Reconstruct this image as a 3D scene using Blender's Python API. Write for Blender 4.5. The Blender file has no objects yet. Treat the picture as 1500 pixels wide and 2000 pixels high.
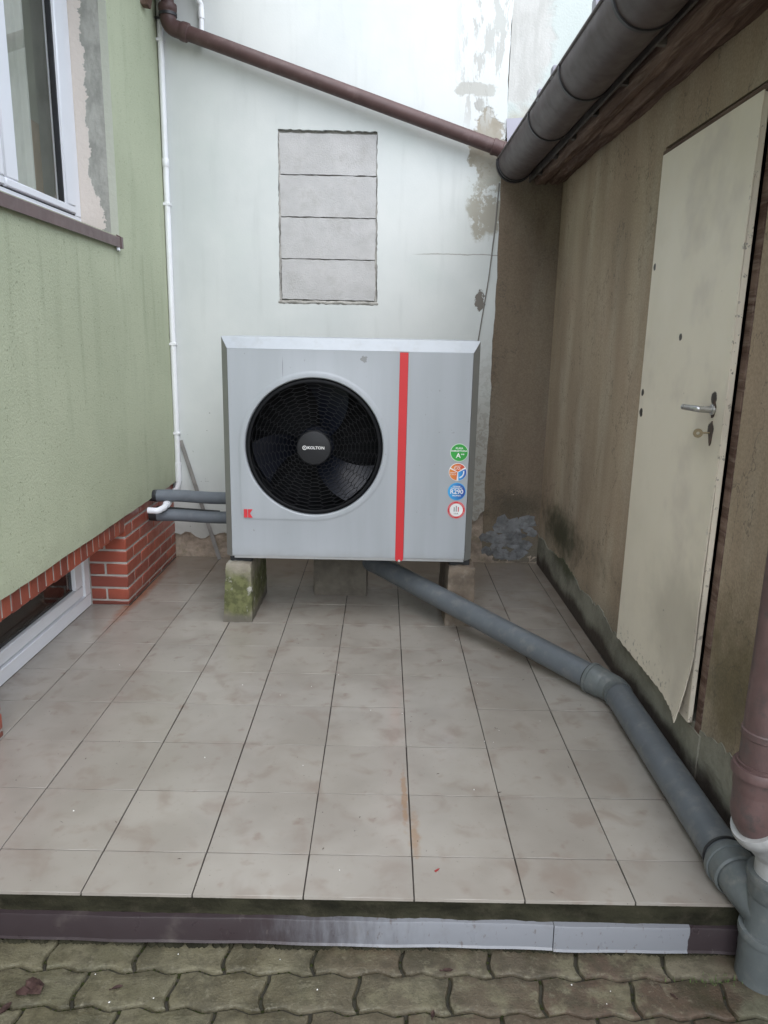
import bpy, math, random
import numpy as np
from mathutils import Vector, Matrix
from mathutils.geometry import tessellate_polygon

random.seed(7)
S = bpy.context.scene
COL = S.collection
T = 0.30                     # one floor tile, metres; builders below count in tiles
PI = math.pi

# ------------------------------------------------------------------ camera, sky, sun, exposure
cd = bpy.data.cameras.new('camera'); cam = bpy.data.objects.new('camera', cd); COL.objects.link(cam)
cd.sensor_fit = 'VERTICAL'; cd.sensor_height = 24.0; cd.lens = 24.0 * 1450 / 2000
cd.clip_start = 0.02; cd.clip_end = 500
_p, _y, _r = 0.2277, 0.0037, 0.0207
_f = Vector((math.sin(_y) * math.cos(_p), math.cos(_y) * math.cos(_p), -math.sin(_p)))
_rt = Vector((math.cos(_y), -math.sin(_y), 0)); _up = _rt.cross(_f)
_rt2 = math.cos(_r) * _rt + math.sin(_r) * _up; _up2 = -math.sin(_r) * _rt + math.cos(_r) * _up
cam.matrix_world = Matrix(((_rt2.x, _up2.x, -_f.x, -0.365 * T), (_rt2.y, _up2.y, -_f.y, -6.291 * T),
                           (_rt2.z, _up2.z, -_f.z, 4.895 * T), (0, 0, 0, 1)))
S.camera = cam

SUN_EL, SUN_AZ = math.radians(56), math.radians(165)      # azimuth from +Y towards +X
W = bpy.data.worlds.new('World'); S.world = W; W.use_nodes = True
wn = W.node_tree.nodes; wl = W.node_tree.links; wn.clear()
wo = wn.new('ShaderNodeOutputWorld'); bg = wn.new('ShaderNodeBackground'); sky = wn.new('ShaderNodeTexSky')
hs = wn.new('ShaderNodeHueSaturation'); hs.inputs['Saturation'].default_value = 0.5
sky.sky_type = 'NISHITA'; sky.sun_disc = False; sky.sun_elevation = SUN_EL; sky.sun_rotation = SUN_AZ
sky.dust_density = 1.0; sky.air_density = 1.0
bg.inputs['Strength'].default_value = 0.15
wl.new(sky.outputs[0], hs.inputs['Color']); wl.new(hs.outputs[0], bg.inputs['Color']); wl.new(bg.outputs[0], wo.inputs[0])
sd = bpy.data.lights.new('sun', 'SUN'); sun = bpy.data.objects.new('sun', sd); COL.objects.link(sun)
sd.energy = 1.25; sd.angle = math.radians(80); sd.color = (0.97, 0.985, 1.0)
sdir = Vector((math.sin(SUN_AZ) * math.cos(SUN_EL), math.cos(SUN_AZ) * math.cos(SUN_EL), math.sin(SUN_EL)))
sun.rotation_euler = sdir.to_track_quat('Z', 'Y').to_euler(); sun.location = (0, -3, 9)
S.view_settings.view_transform = 'Standard'; S.view_settings.look = 'None'
S.view_settings.gamma = 1.0; S.view_settings.use_curve_mapping = False
S.view_settings.exposure = 1.43
try:
    S.cycles.max_bounces = 8; S.cycles.diffuse_bounces = 3; S.cycles.use_denoising = True
except Exception:
    pass

# ------------------------------------------------------------------ mesh builder
ORG = {}


class MB:
    def __init__(s):
        s.v = []; s.f = []

    def add(s, vs, fs):
        o = len(s.v); s.v += [tuple(a) for a in vs]; s.f += [tuple(i + o for i in f) for f in fs]

    def box(s, x0, x1, y0, y1, z0, z1, b=0.0, jit=0.0):
        if b <= 0:
            c = [(x, y, z) for x in (x0, x1) for y in (y0, y1) for z in (z0, z1)]
            s.add(c, [(0, 1, 3, 2), (4, 6, 7, 5), (0, 4, 5, 1), (2, 3, 7, 6), (0, 2, 6, 4), (1, 5, 7, 3)]); return s
        lo = (x0, y0, z0); hi = (x1, y1, z1); vs = []; ix = {}
        for sx in (0, 1):
            for sy in (0, 1):
                for sz in (0, 1):
                    sg = (sx, sy, sz)
                    j = [random.uniform(-jit, jit) for _ in range(3)]
                    for a in range(3):
                        p = []
                        for k in range(3):
                            base = (hi if sg[k] else lo)[k]
                            p.append(base + j[k] + (0 if k == a else (-b if sg[k] else b)))
                        ix[(sg, a)] = len(vs); vs.append(tuple(p))
        fs = []
        for a in range(3):
            u, w = [k for k in range(3) if k != a]
            for sd_ in (0, 1):
                q = []
                for su, sw in ((0, 0), (1, 0), (1, 1), (0, 1)):
                    g = [0, 0, 0]; g[a] = sd_; g[u] = su; g[w] = sw; q.append(ix[(tuple(g), a)])
                flip = (sd_ == 0) ^ (a == 1)
                fs.append(tuple(reversed(q)) if flip else tuple(q))
        for a in range(3):          # edges along axis a
            u, w = [k for k in range(3) if k != a]
            for su in (0, 1):
                for sw in (0, 1):
                    g0 = [0, 0, 0]; g0[u] = su; g0[w] = sw; g1 = list(g0); g1[a] = 1
                    g0, g1 = tuple(g0), tuple(g1)
                    q = (ix[(g0, u)], ix[(g1, u)], ix[(g1, w)], ix[(g0, w)]); fs.append(q)
        for g in [(i, j_, k) for i in (0, 1) for j_ in (0, 1) for k in (0, 1)]:
            fs.append((ix[(g, 0)], ix[(g, 1)], ix[(g, 2)]))
        s.add(vs, fs); return s

    def tube(s, pts, r, n=20, cap=True):
        P = [Vector(p) for p in pts]; R = r if isinstance(r, (list, tuple)) else [r] * len(P)
        d0 = (P[1] - P[0]).normalized(); a = Vector((0, 0, 1)) if abs(d0.z) < 0.9 else Vector((1, 0, 0))
        u = d0.cross(a).normalized(); vs = []; pd = d0
        for i, p in enumerate(P):
            d = (P[min(i + 1, len(P) - 1)] - P[max(i - 1, 0)]).normalized()
            q = pd.rotation_difference(d); u = (q @ u).normalized(); w = d.cross(u).normalized(); pd = d
            for k in range(n):
                t = 2 * PI * k / n; vs.append(p + R[i] * (math.cos(t) * u + math.sin(t) * w))
        fs = []
        for i in range(len(P) - 1):
            for k in range(n):
                k2 = (k + 1) % n; fs.append((i * n + k, i * n + k2, (i + 1) * n + k2, (i + 1) * n + k))
        if cap:
            fs.append(tuple(reversed(range(n)))); fs.append(tuple(range((len(P) - 1) * n, len(P) * n)))
        s.add(vs, fs); return s

    def lathe(s, p0, d, prof, n=24, a0=0.0, a1=2 * PI, ref=None):
        d = Vector(d).normalized(); a = Vector(ref) if ref else (Vector((0, 0, 1)) if abs(d.z) < 0.9 else Vector((1, 0, 0)))
        u = (a - d * a.dot(d)).normalized(); w = d.cross(u); p0 = Vector(p0); full = abs(a1 - a0 - 2 * PI) < 1e-6
        m = n if full else n + 1; vs = []
        for t, r in prof:
            for k in range(m):
                an = a0 + (a1 - a0) * k / n; vs.append(p0 + d * t + r * (math.cos(an) * u + math.sin(an) * w))
        fs = []
        for i in range(len(prof) - 1):
            for k in range(n):
                k2 = (k + 1) % m; fs.append((i * m + k, i * m + k2, (i + 1) * m + k2, (i + 1) * m + k))
        s.add(vs, fs); return s

    def plate(s, outer, holes, fn, t0, t1):
        """outline(s) in 2-D, fn(a, b, t) -> xyz; a slab between depths t0 (front) and t1 (back)"""
        loops = [outer] + list(holes); flat = [p for l in loops for p in l]
        tris = tessellate_polygon([[Vector((p[0], p[1], 0)) for p in l] for l in loops])
        n = len(flat); vs = [fn(p[0], p[1], t0) for p in flat] + [fn(p[0], p[1], t1) for p in flat]
        fs = [tuple(t) for t in tris] + [tuple(i + n for i in reversed(t)) for t in tris]
        o = 0
        for l in loops:
            m = len(l)
            for i in range(m):
                j = (i + 1) % m; fs.append((o + i, o + j, n + o + j, n + o + i))
            o += m
        s.add(vs, fs); return s

    def grid(s, nu, nv, fn):
        vs = [fn(i / nu, j / nv) for j in range(nv + 1) for i in range(nu + 1)]
        fs = [(j * (nu + 1) + i, j * (nu + 1) + i + 1, (j + 1) * (nu + 1) + i + 1, (j + 1) * (nu + 1) + i)
              for j in range(nv) for i in range(nu)]
        s.add(vs, fs); return s

    def build(s, name, mat, parent=None, origin=None, label=None, sharp=38, recalc=True):
        po = ORG[parent.name] if parent else (0, 0, 0)
        o = origin if origin is not None else po
        me = bpy.data.meshes.new(name)
        me.from_pydata([((v[0] - o[0]) * T, (v[1] - o[1]) * T, (v[2] - o[2]) * T) for v in s.v], [], s.f)
        if recalc:
            import bmesh
            bm = bmesh.new(); bm.from_mesh(me); bmesh.ops.recalc_face_normals(bm, faces=bm.faces); bm.to_mesh(me); bm.free()
        me.polygons.foreach_set('use_smooth', [True] * len(me.polygons))
        me.set_sharp_from_angle(angle=math.radians(sharp))
        if mat: me.materials.append(mat)
        ob = bpy.data.objects.new(name, me); COL.objects.link(ob)
        if parent: ob.parent = parent
        ob.location = tuple((o[k] - po[k]) * T for k in range(3)); ORG[ob.name] = tuple(o)
        if label: ob['label'] = label
        return ob


def tag(o, label, cat, group=None):
    o['label'] = label; o['category'] = cat
    if group: o['group'] = group
    return o


def thing(name, label, cat, loc, group=None):
    o = bpy.data.objects.new(name, None); COL.objects.link(o); o.empty_display_size = 0.1
    o.location = tuple(c * T for c in loc); ORG[o.name] = tuple(loc)
    return tag(o, label, cat, group)


def share(o, loc, rot=None):
    """another piece with the same mesh, same parent; loc in tiles (world)"""
    c = o.copy(); COL.objects.link(c); po = ORG[o.parent.name] if o.parent else (0, 0, 0)
    c.location = tuple((loc[k] - po[k]) * T for k in range(3)); ORG[c.name] = tuple(loc)
    if rot: c.rotation_euler = rot
    return c


def fillet(pts, rad, n=8):
    P = [Vector(p) for p in pts]; out = [P[0]]
    for i in range(1, len(P) - 1):
        a = (P[i - 1] - P[i]); b = (P[i + 1] - P[i]); an = a.angle(b); la = min(rad / math.tan(an / 2), a.length * .49, b.length * .49)
        A = P[i] + a.normalized() * la; B = P[i] + b.normalized() * la
        for k in range(n + 1):
            t = k / n; out.append((1 - t) ** 2 * A + 2 * t * (1 - t) * P[i] + t * t * B)
    out.append(P[-1]); return out


# ------------------------------------------------------------------ materials
class NB:
    def __init__(s, name):
        s.m = bpy.data.materials.new(name); s.m.use_nodes = True; s.t = s.m.node_tree; s.t.nodes.clear()
        s.o = s.n('ShaderNodeOutputMaterial'); s.b = s.n('ShaderNodeBsdfPrincipled'); s.l(s.b.outputs[0], s.o.inputs[0])
        g = s.n('ShaderNodeNewGeometry'); v = s.n('ShaderNodeVectorMath'); v.operation = 'SCALE'; v.inputs['Scale'].default_value = 1 / T
        s.l(g.outputs['Position'], v.inputs[0]); s.P = v.outputs[0]        # place in tiles
        sp = s.n('ShaderNodeSeparateXYZ'); s.l(s.P, sp.inputs[0]); s.x, s.y, s.z = sp.outputs
        s.rnd = s.n('ShaderNodeObjectInfo').outputs['Random']

    def n(s, t): return s.t.nodes.new(t)
    def l(s, a, b): s.t.links.new(a, b)

    def put(s, sock, v):
        if isinstance(v, bpy.types.NodeSocket): s.l(v, sock)
        elif isinstance(v, (tuple, list)):
            sock.default_value = tuple(v) + ((1,) if len(v) == 3 and sock.type == 'RGBA' else ())
        else: sock.default_value = v

    def math(s, op, a, b=0.0, clamp=False):
        m = s.n('ShaderNodeMath'); m.operation = op; m.use_clamp = clamp; s.put(m.inputs[0], a); s.put(m.inputs[1], b); return m.outputs[0]

    def noise(s, scale, detail=4, rough=.55, stretch=None, off=None, dist=0.0):
        m = s.n('ShaderNodeTexNoise'); m.inputs['Scale'].default_value = scale; m.inputs['Detail'].default_value = detail
        m.inputs['Roughness'].default_value = rough; m.inputs['Distortion'].default_value = dist
        mp = s.n('ShaderNodeMapping'); s.l(s.P, mp.inputs[0])
        if stretch: mp.inputs['Scale'].default_value = stretch
        if off: mp.inputs['Location'].default_value = off
        s.l(mp.outputs[0], m.inputs['Vector']); return m.outputs[0]

    def mr(s, v, a, b, c=0.0, d=1.0, smooth=True):
        m = s.n('ShaderNodeMapRange'); m.interpolation_type = 'SMOOTHSTEP' if smooth else 'LINEAR'
        s.put(m.inputs[0], v)
        for k, q in enumerate((a, b, c, d)): m.inputs[k + 1].default_value = q
        return m.outputs[0]

    def mix(s, f, a, b, mode='MIX'):
        m = s.n('ShaderNodeMix'); m.data_type = 'RGBA'; m.blend_type = mode; s.put(m.inputs[0], f); s.put(m.inputs[6], a); s.put(m.inputs[7], b)
        return m.outputs[2]

    def blob(s, c, r, amp=.5, nscale=6.0, edge=.25, off=(0, 0, 0)):
        v = s.n('ShaderNodeVectorMath'); v.operation = 'SUBTRACT'; s.l(s.P, v.inputs[0]); v.inputs[1].default_value = c
        w = s.n('ShaderNodeVectorMath'); w.operation = 'MULTIPLY'; s.l(v.outputs[0], w.inputs[0])
        w.inputs[1].default_value = tuple(0 if q is None else 1 / q for q in r)
        ln = s.n('ShaderNodeVectorMath'); ln.operation = 'LENGTH'; s.l(w.outputs[0], ln.inputs[0])
        d = ln.outputs['Value']
        if amp:
            nz = s.noise(nscale, 5, .6, off=off); d = s.math('ADD', d, s.math('MULTIPLY', s.math('SUBTRACT', nz, .5), amp * 2))
        return s.mr(d, 1 - edge, 1 + edge, 1, 0)

    def bump(s, h, strength=.5, dist=.002, chain=None):
        m = s.n('ShaderNodeBump'); m.inputs['Strength'].default_value = strength; m.inputs['Distance'].default_value = dist
        s.put(m.inputs['Height'], h)
        if chain: s.l(chain, m.inputs['Normal'])
        return m.outputs[0]

    def out(s, col, rough=.7, normal=None, spec=.5, metal=0.0, coat=0.0):
        s.put(s.b.inputs['Base Color'], col); s.put(s.b.inputs['Roughness'], rough); s.b.inputs['Specular IOR Level'].default_value = spec
        s.put(s.b.inputs['Metallic'], metal); s.b.inputs['Coat Weight'].default_value = coat
        if normal: s.l(normal, s.b.inputs['Normal'])
        return s.m


def simple(name, c, rough=.6, var=.12, scale=3.0, dirt=None, dirtamt=.5, bump=0.0, bscale=60, spec=.5, metal=0.0, stretch=None, rv=.05):
    b = NB(name); n = b.noise(scale, 5, .6, stretch=stretch)
    k = b.mr(n, .25, .75, 1 - var, 1 + var)
    col = b.mix(1.0, c, k, 'MULTIPLY')
    if dirt:
        col = b.mix(b.math('MULTIPLY', b.mr(b.noise(scale * 1.7, 6, .65, off=(3, 1, 7)), .48, .75), dirtamt), col, dirt)
    nm = b.bump(b.noise(bscale, 3, .6), .6, bump) if bump else None
    return b.out(col, b.mr(b.noise(scale * 2.3, 3), .3, .7, rough - rv, rough + rv), nm, spec, metal)


def m_white_wall():
    b = NB('white_plaster')
    c = b.mix(b.mr(b.noise(.55, 4, .6), .3, .7), (.80, .815, .80), (.72, .745, .735))
    c = b.mix(b.mr(b.noise(1.3, 4, .6, stretch=(3, 1, .35), off=(5, 0, 0)), .52, .8, 0, .35), c, (.60, .62, .60))
    pin = (.37, .325, .26)
    flake = b.mr(b.noise(9, 6, .7), .50, .54)
    # peeled plaster by the corner under the gutter
    p1 = b.blob((1.62, 9.9, 8.75), (.36, None, .62), .75, 4.0, .08)
    p1b = b.blob((1.65, 9.9, 7.75), (.42, None, .75), .6, 2.6, .12, (4, 0, 2))
    c = b.mix(p1, c, b.mix(b.mr(b.noise(4, 5), .3, .7), (.36, .32, .255), (.47, .43, .36)))
    c = b.mix(b.math('MULTIPLY', p1b, b.mr(b.noise(3.2, 6, .7, off=(1, 2, 3)), .42, .5)), c, (.47, .44, .375))
    st = b.math('MULTIPLY', b.mr(b.noise(1.8, 6, .7, stretch=(2.2, 1, .55), off=(2, 9, 1)), .52, .56), b.mr(b.x, .75, 1.3))
    st = b.math('MULTIPLY', st, b.mr(b.z, 8.8, 9.6))
    c = b.mix(st, c, (.58, .57, .54))
    p3 = b.blob((1.3, 9.9, 9.78), (.42, None, .13), 1.3, 5, .15, (7, 1, 1)); c = b.mix(p3, c, (.56, .55, .51))
    p4 = b.blob((1.42, 9.9, 9.5), (.085, None, .12), .9, 15, .12); c = b.mix(p4, c, (.50, .49, .46))
    p5 = b.blob((1.26, 9.9, 8.98), (.07, None, .06), .5, 9, .2, (1, 1, 1)); c = b.mix(p5, c, (.5, .48, .44))
    ch = b.blob((1.62, 9.9, 5.75), (.1, None, .19), 1.1, 11, .08, (3, 3, 3)); c = b.mix(ch, c, (.24, .215, .19))
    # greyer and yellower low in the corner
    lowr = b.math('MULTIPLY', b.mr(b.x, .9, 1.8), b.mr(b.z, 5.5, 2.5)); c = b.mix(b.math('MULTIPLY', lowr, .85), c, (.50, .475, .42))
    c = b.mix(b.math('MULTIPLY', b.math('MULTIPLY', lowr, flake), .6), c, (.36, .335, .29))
    # hairline across, specks, bottom grime
    hl = b.math('MULTIPLY', b.math('LESS_THAN', b.math('ABSOLUTE', b.math('SUBTRACT', b.math('ADD', b.z, b.math('MULTIPLY', b.noise(2.5, 3), .09)), 6.70)), .010), b.mr(b.x, .1, .5))
    c = b.mix(b.math('MULTIPLY', hl, .75), c, (.33, .31, .28))
    sp = b.math('MULTIPLY', b.mr(b.noise(11, 2, .5, off=(8, 0, 4)), .735, .75), b.math('MULTIPLY', b.mr(b.x, -3.3, -3.6), b.mr(b.z, 3.8, 3.0)))
    c = b.mix(b.math('MULTIPLY', sp, .8), c, (.2, .2, .2))
    c = b.mix(b.mr(b.math('ADD', b.z, b.math('MULTIPLY', b.noise(4), .6)), 1.6, .7, 0, .55), c, (.42, .39, .345))
    # greenish run below the pipe
    c = b.mix(b.mr(b.noise(.9, 3, .5, off=(3, 3, 0)), .5, .8, 0, .4), c, (.70, .755, .72))
    edge = b.math('ADD', b.math('MULTIPLY', p1, -1.0), b.math('MULTIPLY', ch, -1.0))
    h = b.math('ADD', b.math('MULTIPLY', b.noise(30, 4, .6), .25), edge)
    h = b.math('ADD', h, b.math('MULTIPLY', st, -.4))
    c = b.mix(1.0, c, (.76, .77, .765), 'MULTIPLY')
    return b.out(c, .85, b.bump(h, .7, .003), .25)


def m_pale():
    b = NB('pale_green_plaster')
    c = b.mix(b.mr(b.noise(.8, 4, .6), .3, .7), (.49, .53, .505), (.44, .48, .455))
    pe = b.blob((2.25, 9.9, 10.7), (.5, None, 1.25), .75, 2.2, .18, (5, 1, 2)); c = b.mix(b.math('MULTIPLY', pe, .85), c, b.mix(b.mr(b.noise(2.5, 5, .6, stretch=(2, 1, .5)), .35, .65), (.42, .41, .385), (.50, .49, .465)))
    c = b.mix(b.mr(b.math('ADD', b.z, b.math('MULTIPLY', b.noise(2.2, 5, .65), .9)), 10.0, 9.55, 0, .8), c, (.385, .36, .285))
    c = b.mix(b.mr(b.noise(6, 4, .6, off=(1, 5, 5)), .66, .72, 0, .6), c, (.36, .36, .33))
    return b.out(c, .88, b.bump(b.math('ADD', b.noise(28, 4, .6), b.math('MULTIPLY', pe, -1.2)), .6, .003), .2)


def m_panel():
    b = NB('silver_grey_panel')
    c = b.mix(b.mr(b.noise(1.2, 3, .5, stretch=(2.5, 1, .3)), .35, .7), (.375, .40, .43), (.345, .37, .395))
    st = b.mr(b.noise(5, 5, .65, stretch=(2.2, 1, .10), off=(4, 0, 2)), .56, .8, 0, .18); c = b.mix(st, c, (.31, .325, .335))
    sc = b.blob((-2.03, 6.1, 4.42), (.006, None, .15), .3, 9, .4); c = b.mix(b.math('MULTIPLY', sc, .6), c, (.12, .12, .12))
    d1 = b.blob((-.70, 6.1, 4.58), (.045, None, .05), 1.3, 22, .12); c = b.mix(b.math('MULTIPLY', d1, .7), c, (.17, .17, .16))
    c = b.mix(b.mr(b.noise(16, 2, .5, off=(3, 3, 3)), .74, .78, 0, .5), c, (.22, .22, .21))
    c = b.mix(b.mr(b.math('ADD', b.z, b.math('MULTIPLY', b.noise(5, 4), .3)), 1.55, 1.25, 0, .4), c, (.27, .27, .26))
    return b.out(c, b.mr(b.noise(2.5, 3), .3, .7, .32, .42), b.bump(b.noise(1.1, 2), .15, .006), .4)


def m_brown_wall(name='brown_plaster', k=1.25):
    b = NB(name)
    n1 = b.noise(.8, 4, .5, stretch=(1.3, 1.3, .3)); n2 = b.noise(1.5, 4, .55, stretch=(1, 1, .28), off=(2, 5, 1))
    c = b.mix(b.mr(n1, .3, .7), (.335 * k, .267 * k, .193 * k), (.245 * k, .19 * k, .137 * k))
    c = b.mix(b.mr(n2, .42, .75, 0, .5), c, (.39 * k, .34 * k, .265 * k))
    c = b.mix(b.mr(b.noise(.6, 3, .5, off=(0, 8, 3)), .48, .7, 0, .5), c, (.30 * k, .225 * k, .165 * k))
    # algae: dark growth above the plinth in the corner and beside the door
    a1 = b.blob((3.2, 8.1, 1.22), (None, 1.25, .40), .9, 3.4, .75); c = b.mix(b.math('MULTIPLY', a1, .9), c, (.045, .048, .026))
    a2 = b.blob((3.2, .75, 1.45), (None, .8, .8), .9, 3, .8, (4, 4, 4)); c = b.mix(b.math('MULTIPLY', a2, .75), c, (.095, .08, .04))
    a3 = b.blob((2.6, 9.9, 1.35), (.5, None, .3), 1.0, 4, .8); c = b.mix(b.math('MULTIPLY', a3, .7), c, (.08, .07, .05))
    c = b.mix(b.mr(b.math('ADD', b.z, b.math('MULTIPLY', b.noise(1.4), .8)), 1.5, .6, 0, .65), c, (.17, .16, .125))
    sp = b.mr(b.noise(13, 3, .6, off=(4, 4, 8)), .70, .75, 0, .55); c = b.mix(sp, c, (.12, .1, .08))
    c = b.mix(1.0, c, b.mr(b.noise(36, 4, .7), .3, .7, .84, 1.14), 'MULTIPLY')
    ck = b.mr(b.math('ABSOLUTE', b.math('SUBTRACT', b.noise(.75, 6, .6, off=(11, 3, 5), stretch=(1, 1, .6)), .5)), .0, .005, 1, 0)
    c = b.mix(b.math('MULTIPLY', ck, .55), c, (.10, .085, .07))
    h = b.math('ADD', b.noise(3, 5, .6), b.math('MULTIPLY', b.noise(42, 3, .6), .35))
    return b.out(c, .88, b.bump(h, .6, .006), .2)


def m_green():
    b = NB('green_render')
    c = b.mix(b.mr(b.noise(.45, 4, .55), .3, .7), (.46, .495, .355), (.41, .445, .315))
    c = b.mix(b.mr(b.noise(1.2, 4, .6, stretch=(1, 2, .4), off=(0, 3, 5)), .5, .8, 0, .45), c, (.33, .36, .25))
    dr_ = b.math('MULTIPLY', b.mr(b.noise(2.2, 5, .6, stretch=(1, 1.6, .12), off=(0, 2, 2)), .5, .72), b.math('MULTIPLY', b.mr(b.z, 6.5, 6.2), b.mr(b.z, 2.5, 6.2)))
    c = b.mix(b.math('MULTIPLY', dr_, .32), c, (.22, .245, .165))
    c = b.mix(b.mr(b.math('ADD', b.z, b.math('MULTIPLY', b.noise(3, 5), .9)), 2.7, 2.0, 0, .35), c, (.27, .27, .2))
    vr = b.n('ShaderNodeTexVoronoi'); vr.inputs['Scale'].default_value = 52; mp = b.n('ShaderNodeMapping'); mp.inputs['Scale'].default_value = (1, 1, .7)
    b.l(b.P, mp.inputs[0]); b.l(mp.outputs[0], vr.inputs['Vector'])
    pit = b.mr(b.noise(30, 4, .65, stretch=(1, 1, .75), off=(1, 1, 1)), .30, .37, 1, 0)
    c = b.mix(b.math('MULTIPLY', pit, .5), c, (.14, .16, .105))
    h = b.math('ADD', b.math('MULTIPLY', vr.outputs['Distance'], .35), b.math('SUBTRACT', b.noise(30, 5, .7), pit))
    return b.out(c, .9, b.bump(h, .7, .0042), .2)


def m_reveal():
    b = NB('reveal_plaster')
    d = b.math('ADD', b.x, b.math('MULTIPLY', b.math('SUBTRACT', b.noise(3.4, 6, .75), .5), .42))
    d = b.math('SUBTRACT', d, b.mr(b.z, 7.5, 6.7, 0, .18))
    g = b.mix(b.mr(b.noise(6, 5, .65, stretch=(1, 1, .5)), .3, .7), (.40, .40, .36), (.27, .275, .245))
    c = b.mix(b.math('GREATER_THAN', d, -5.35), (.66, .60, .54), g)
    c = b.mix(b.math('GREATER_THAN', b.x, -5.055), c, (.47, .49, .41))
    h = b.math('ADD', b.noise(14, 5, .65), b.math('MULTIPLY', b.math('GREATER_THAN', d, -5.35), -.6))
    return b.out(c, .9, b.bump(h, .6, .005), .2)


def m_tile():
    b = NB('floor_tile')
    c = b.mix(b.rnd, (.40, .385, .36), (.455, .438, .41))
    c = b.mix(b.mr(b.noise(1.0, 3, .5), .35, .68, 0, .75), c, (.345, .325, .30))
    c = b.mix(b.mr(b.noise(2.4, 3, .5, off=(5, 2, 0), dist=.4), .50, .74, 0, .62), c, (.31, .26, .23))
    c = b.mix(b.mr(b.noise(4.2, 3, .5, off=(1, 7, 0)), .60, .80, 0, .65), c, (.285, .215, .185))
    # rust runs along the joint in the middle
    r1 = b.blob((-.05, .95, 0), (.03, .45, None), 1.3, 9, .5); r2 = b.blob((.04, .30, 0), (.045, .30, None), 1.3, 9, .6, (2, 2, 0))
    c = b.mix(b.math('MULTIPLY', b.math('MAXIMUM', r1, r2), .6), c, (.37, .22, .115))
    # brick wash at the foot of the brick pier
    c = b.mix(b.blob((-5.0, 8.0, 0), (.12, 1.9, None), .7, 3, .6), c, (.34, .15, .095))
    # darker and browner towards the right wall and the back
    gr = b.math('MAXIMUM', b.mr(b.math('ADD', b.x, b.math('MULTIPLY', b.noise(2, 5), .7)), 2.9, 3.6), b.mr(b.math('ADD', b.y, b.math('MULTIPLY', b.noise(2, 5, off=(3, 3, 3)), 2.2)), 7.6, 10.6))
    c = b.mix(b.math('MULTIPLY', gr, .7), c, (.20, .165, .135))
    c = b.mix(b.mr(b.noise(15, 2, .5), .6, .85, 0, .3), c, (.28, .25, .23))
    sp = b.mr(b.noise(34, 2, .5), .73, .77, 0, .7); c = b.mix(sp, c, (.12, .1, .085))
    rg = b.mr(b.noise(1.7, 4, .5, off=(9, 1, 0)), .3, .7, .13, .27)
    c = b.mix(1.0, c, (.735, .705, .665), 'MULTIPLY')
    return b.out(c, rg, b.bump(b.noise(5, 4), .12, .004), .5)


def m_paver():
    b = NB('concrete_paver')
    gx = b.mr(b.math('ADD', b.x, b.math('MULTIPLY', b.math('SUBTRACT', b.noise(.8, 3), .5), 4.0)), -3.2, 1.2)
    c = b.mix(gx, b.mix(b.rnd, (.27, .255, .175), (.215, .21, .145)), b.mix(b.rnd, (.17, .148, .115), (.19, .135, .105)))
    c = b.mix(b.mr(b.noise(3.1, 5, .65), .48, .68, 0, .8), c, (.115, .105, .07))
    c = b.mix(b.mr(b.noise(2.3, 5, .65, off=(4, 0, 0)), .50, .62, 0, .85), c, (.30, .285, .205))
    c = b.mix(b.mr(b.noise(1.5, 4, .6, off=(0, 6, 0)), .52, .7, 0, .75), c, (.085, .085, .052))
    c = b.mix(b.math('MULTIPLY', b.blob((2.95, -1.35, -.5), (.3, .28, None), .5, 4, .2), .8), c, (.30, .31, .235))
    c = b.mix(b.math('MULTIPLY', b.blob((2.45, -.78, -.5), (.35, .1, None), .5, 4, .4, (1, 0, 0)), .8), c, (.36, .33, .26))
    gr = b.mr(b.noise(38, 3, .6), .6, .75, 0, .55); c = b.mix(gr, c, (.33, .31, .25))
    gk = b.mr(b.noise(52, 3, .6, off=(3, 3, 3)), .58, .72, 0, .6); c = b.mix(gk, c, (.06, .055, .04))
    h = b.math('ADD', b.noise(50, 4, .65), b.math('MULTIPLY', b.noise(6, 4), .8))
    c = b.mix(b.mr(b.noise(9, 5, .7, off=(6, 1, 1)), .46, .62, 0, .45), c, (.10, .09, .065))
    c = b.mix(b.mr(b.noise(11, 5, .7, off=(2, 8, 1)), .55, .68, 0, .6), c, (.36, .345, .27))
    c = b.mix(1.0, c, (.475, .455, .40), 'MULTIPLY')
    return b.out(c, b.mr(b.noise(2.5, 4), .35, .65, .32, .7), b.bump(h, .8, .0035), .45)


def m_brick():
    b = NB('red_clinker')
    c = b.mix(b.rnd, (.33, .078, .045), (.205, .05, .034))
    c = b.mix(b.mr(b.noise(3, 4, .6), .45, .75, 0, .5), c, (.22, .06, .04))
    wet = b.mr(b.math('ADD', b.z, b.math('MULTIPLY', b.noise(2.5, 4), .4)), .50, .18)
    c = b.mix(b.math('MULTIPLY', wet, .7), c, (.095, .03, .022))
    c = b.mix(b.mr(b.noise(7, 4, .65, off=(5, 5, 5)), .64, .72, 0, .25), c, (.45, .33, .28))
    return b.out(c, b.mr(b.noise(4, 3), .3, .7, .30, .48), b.bump(b.noise(22, 4), .3, .0018), .5)


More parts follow.
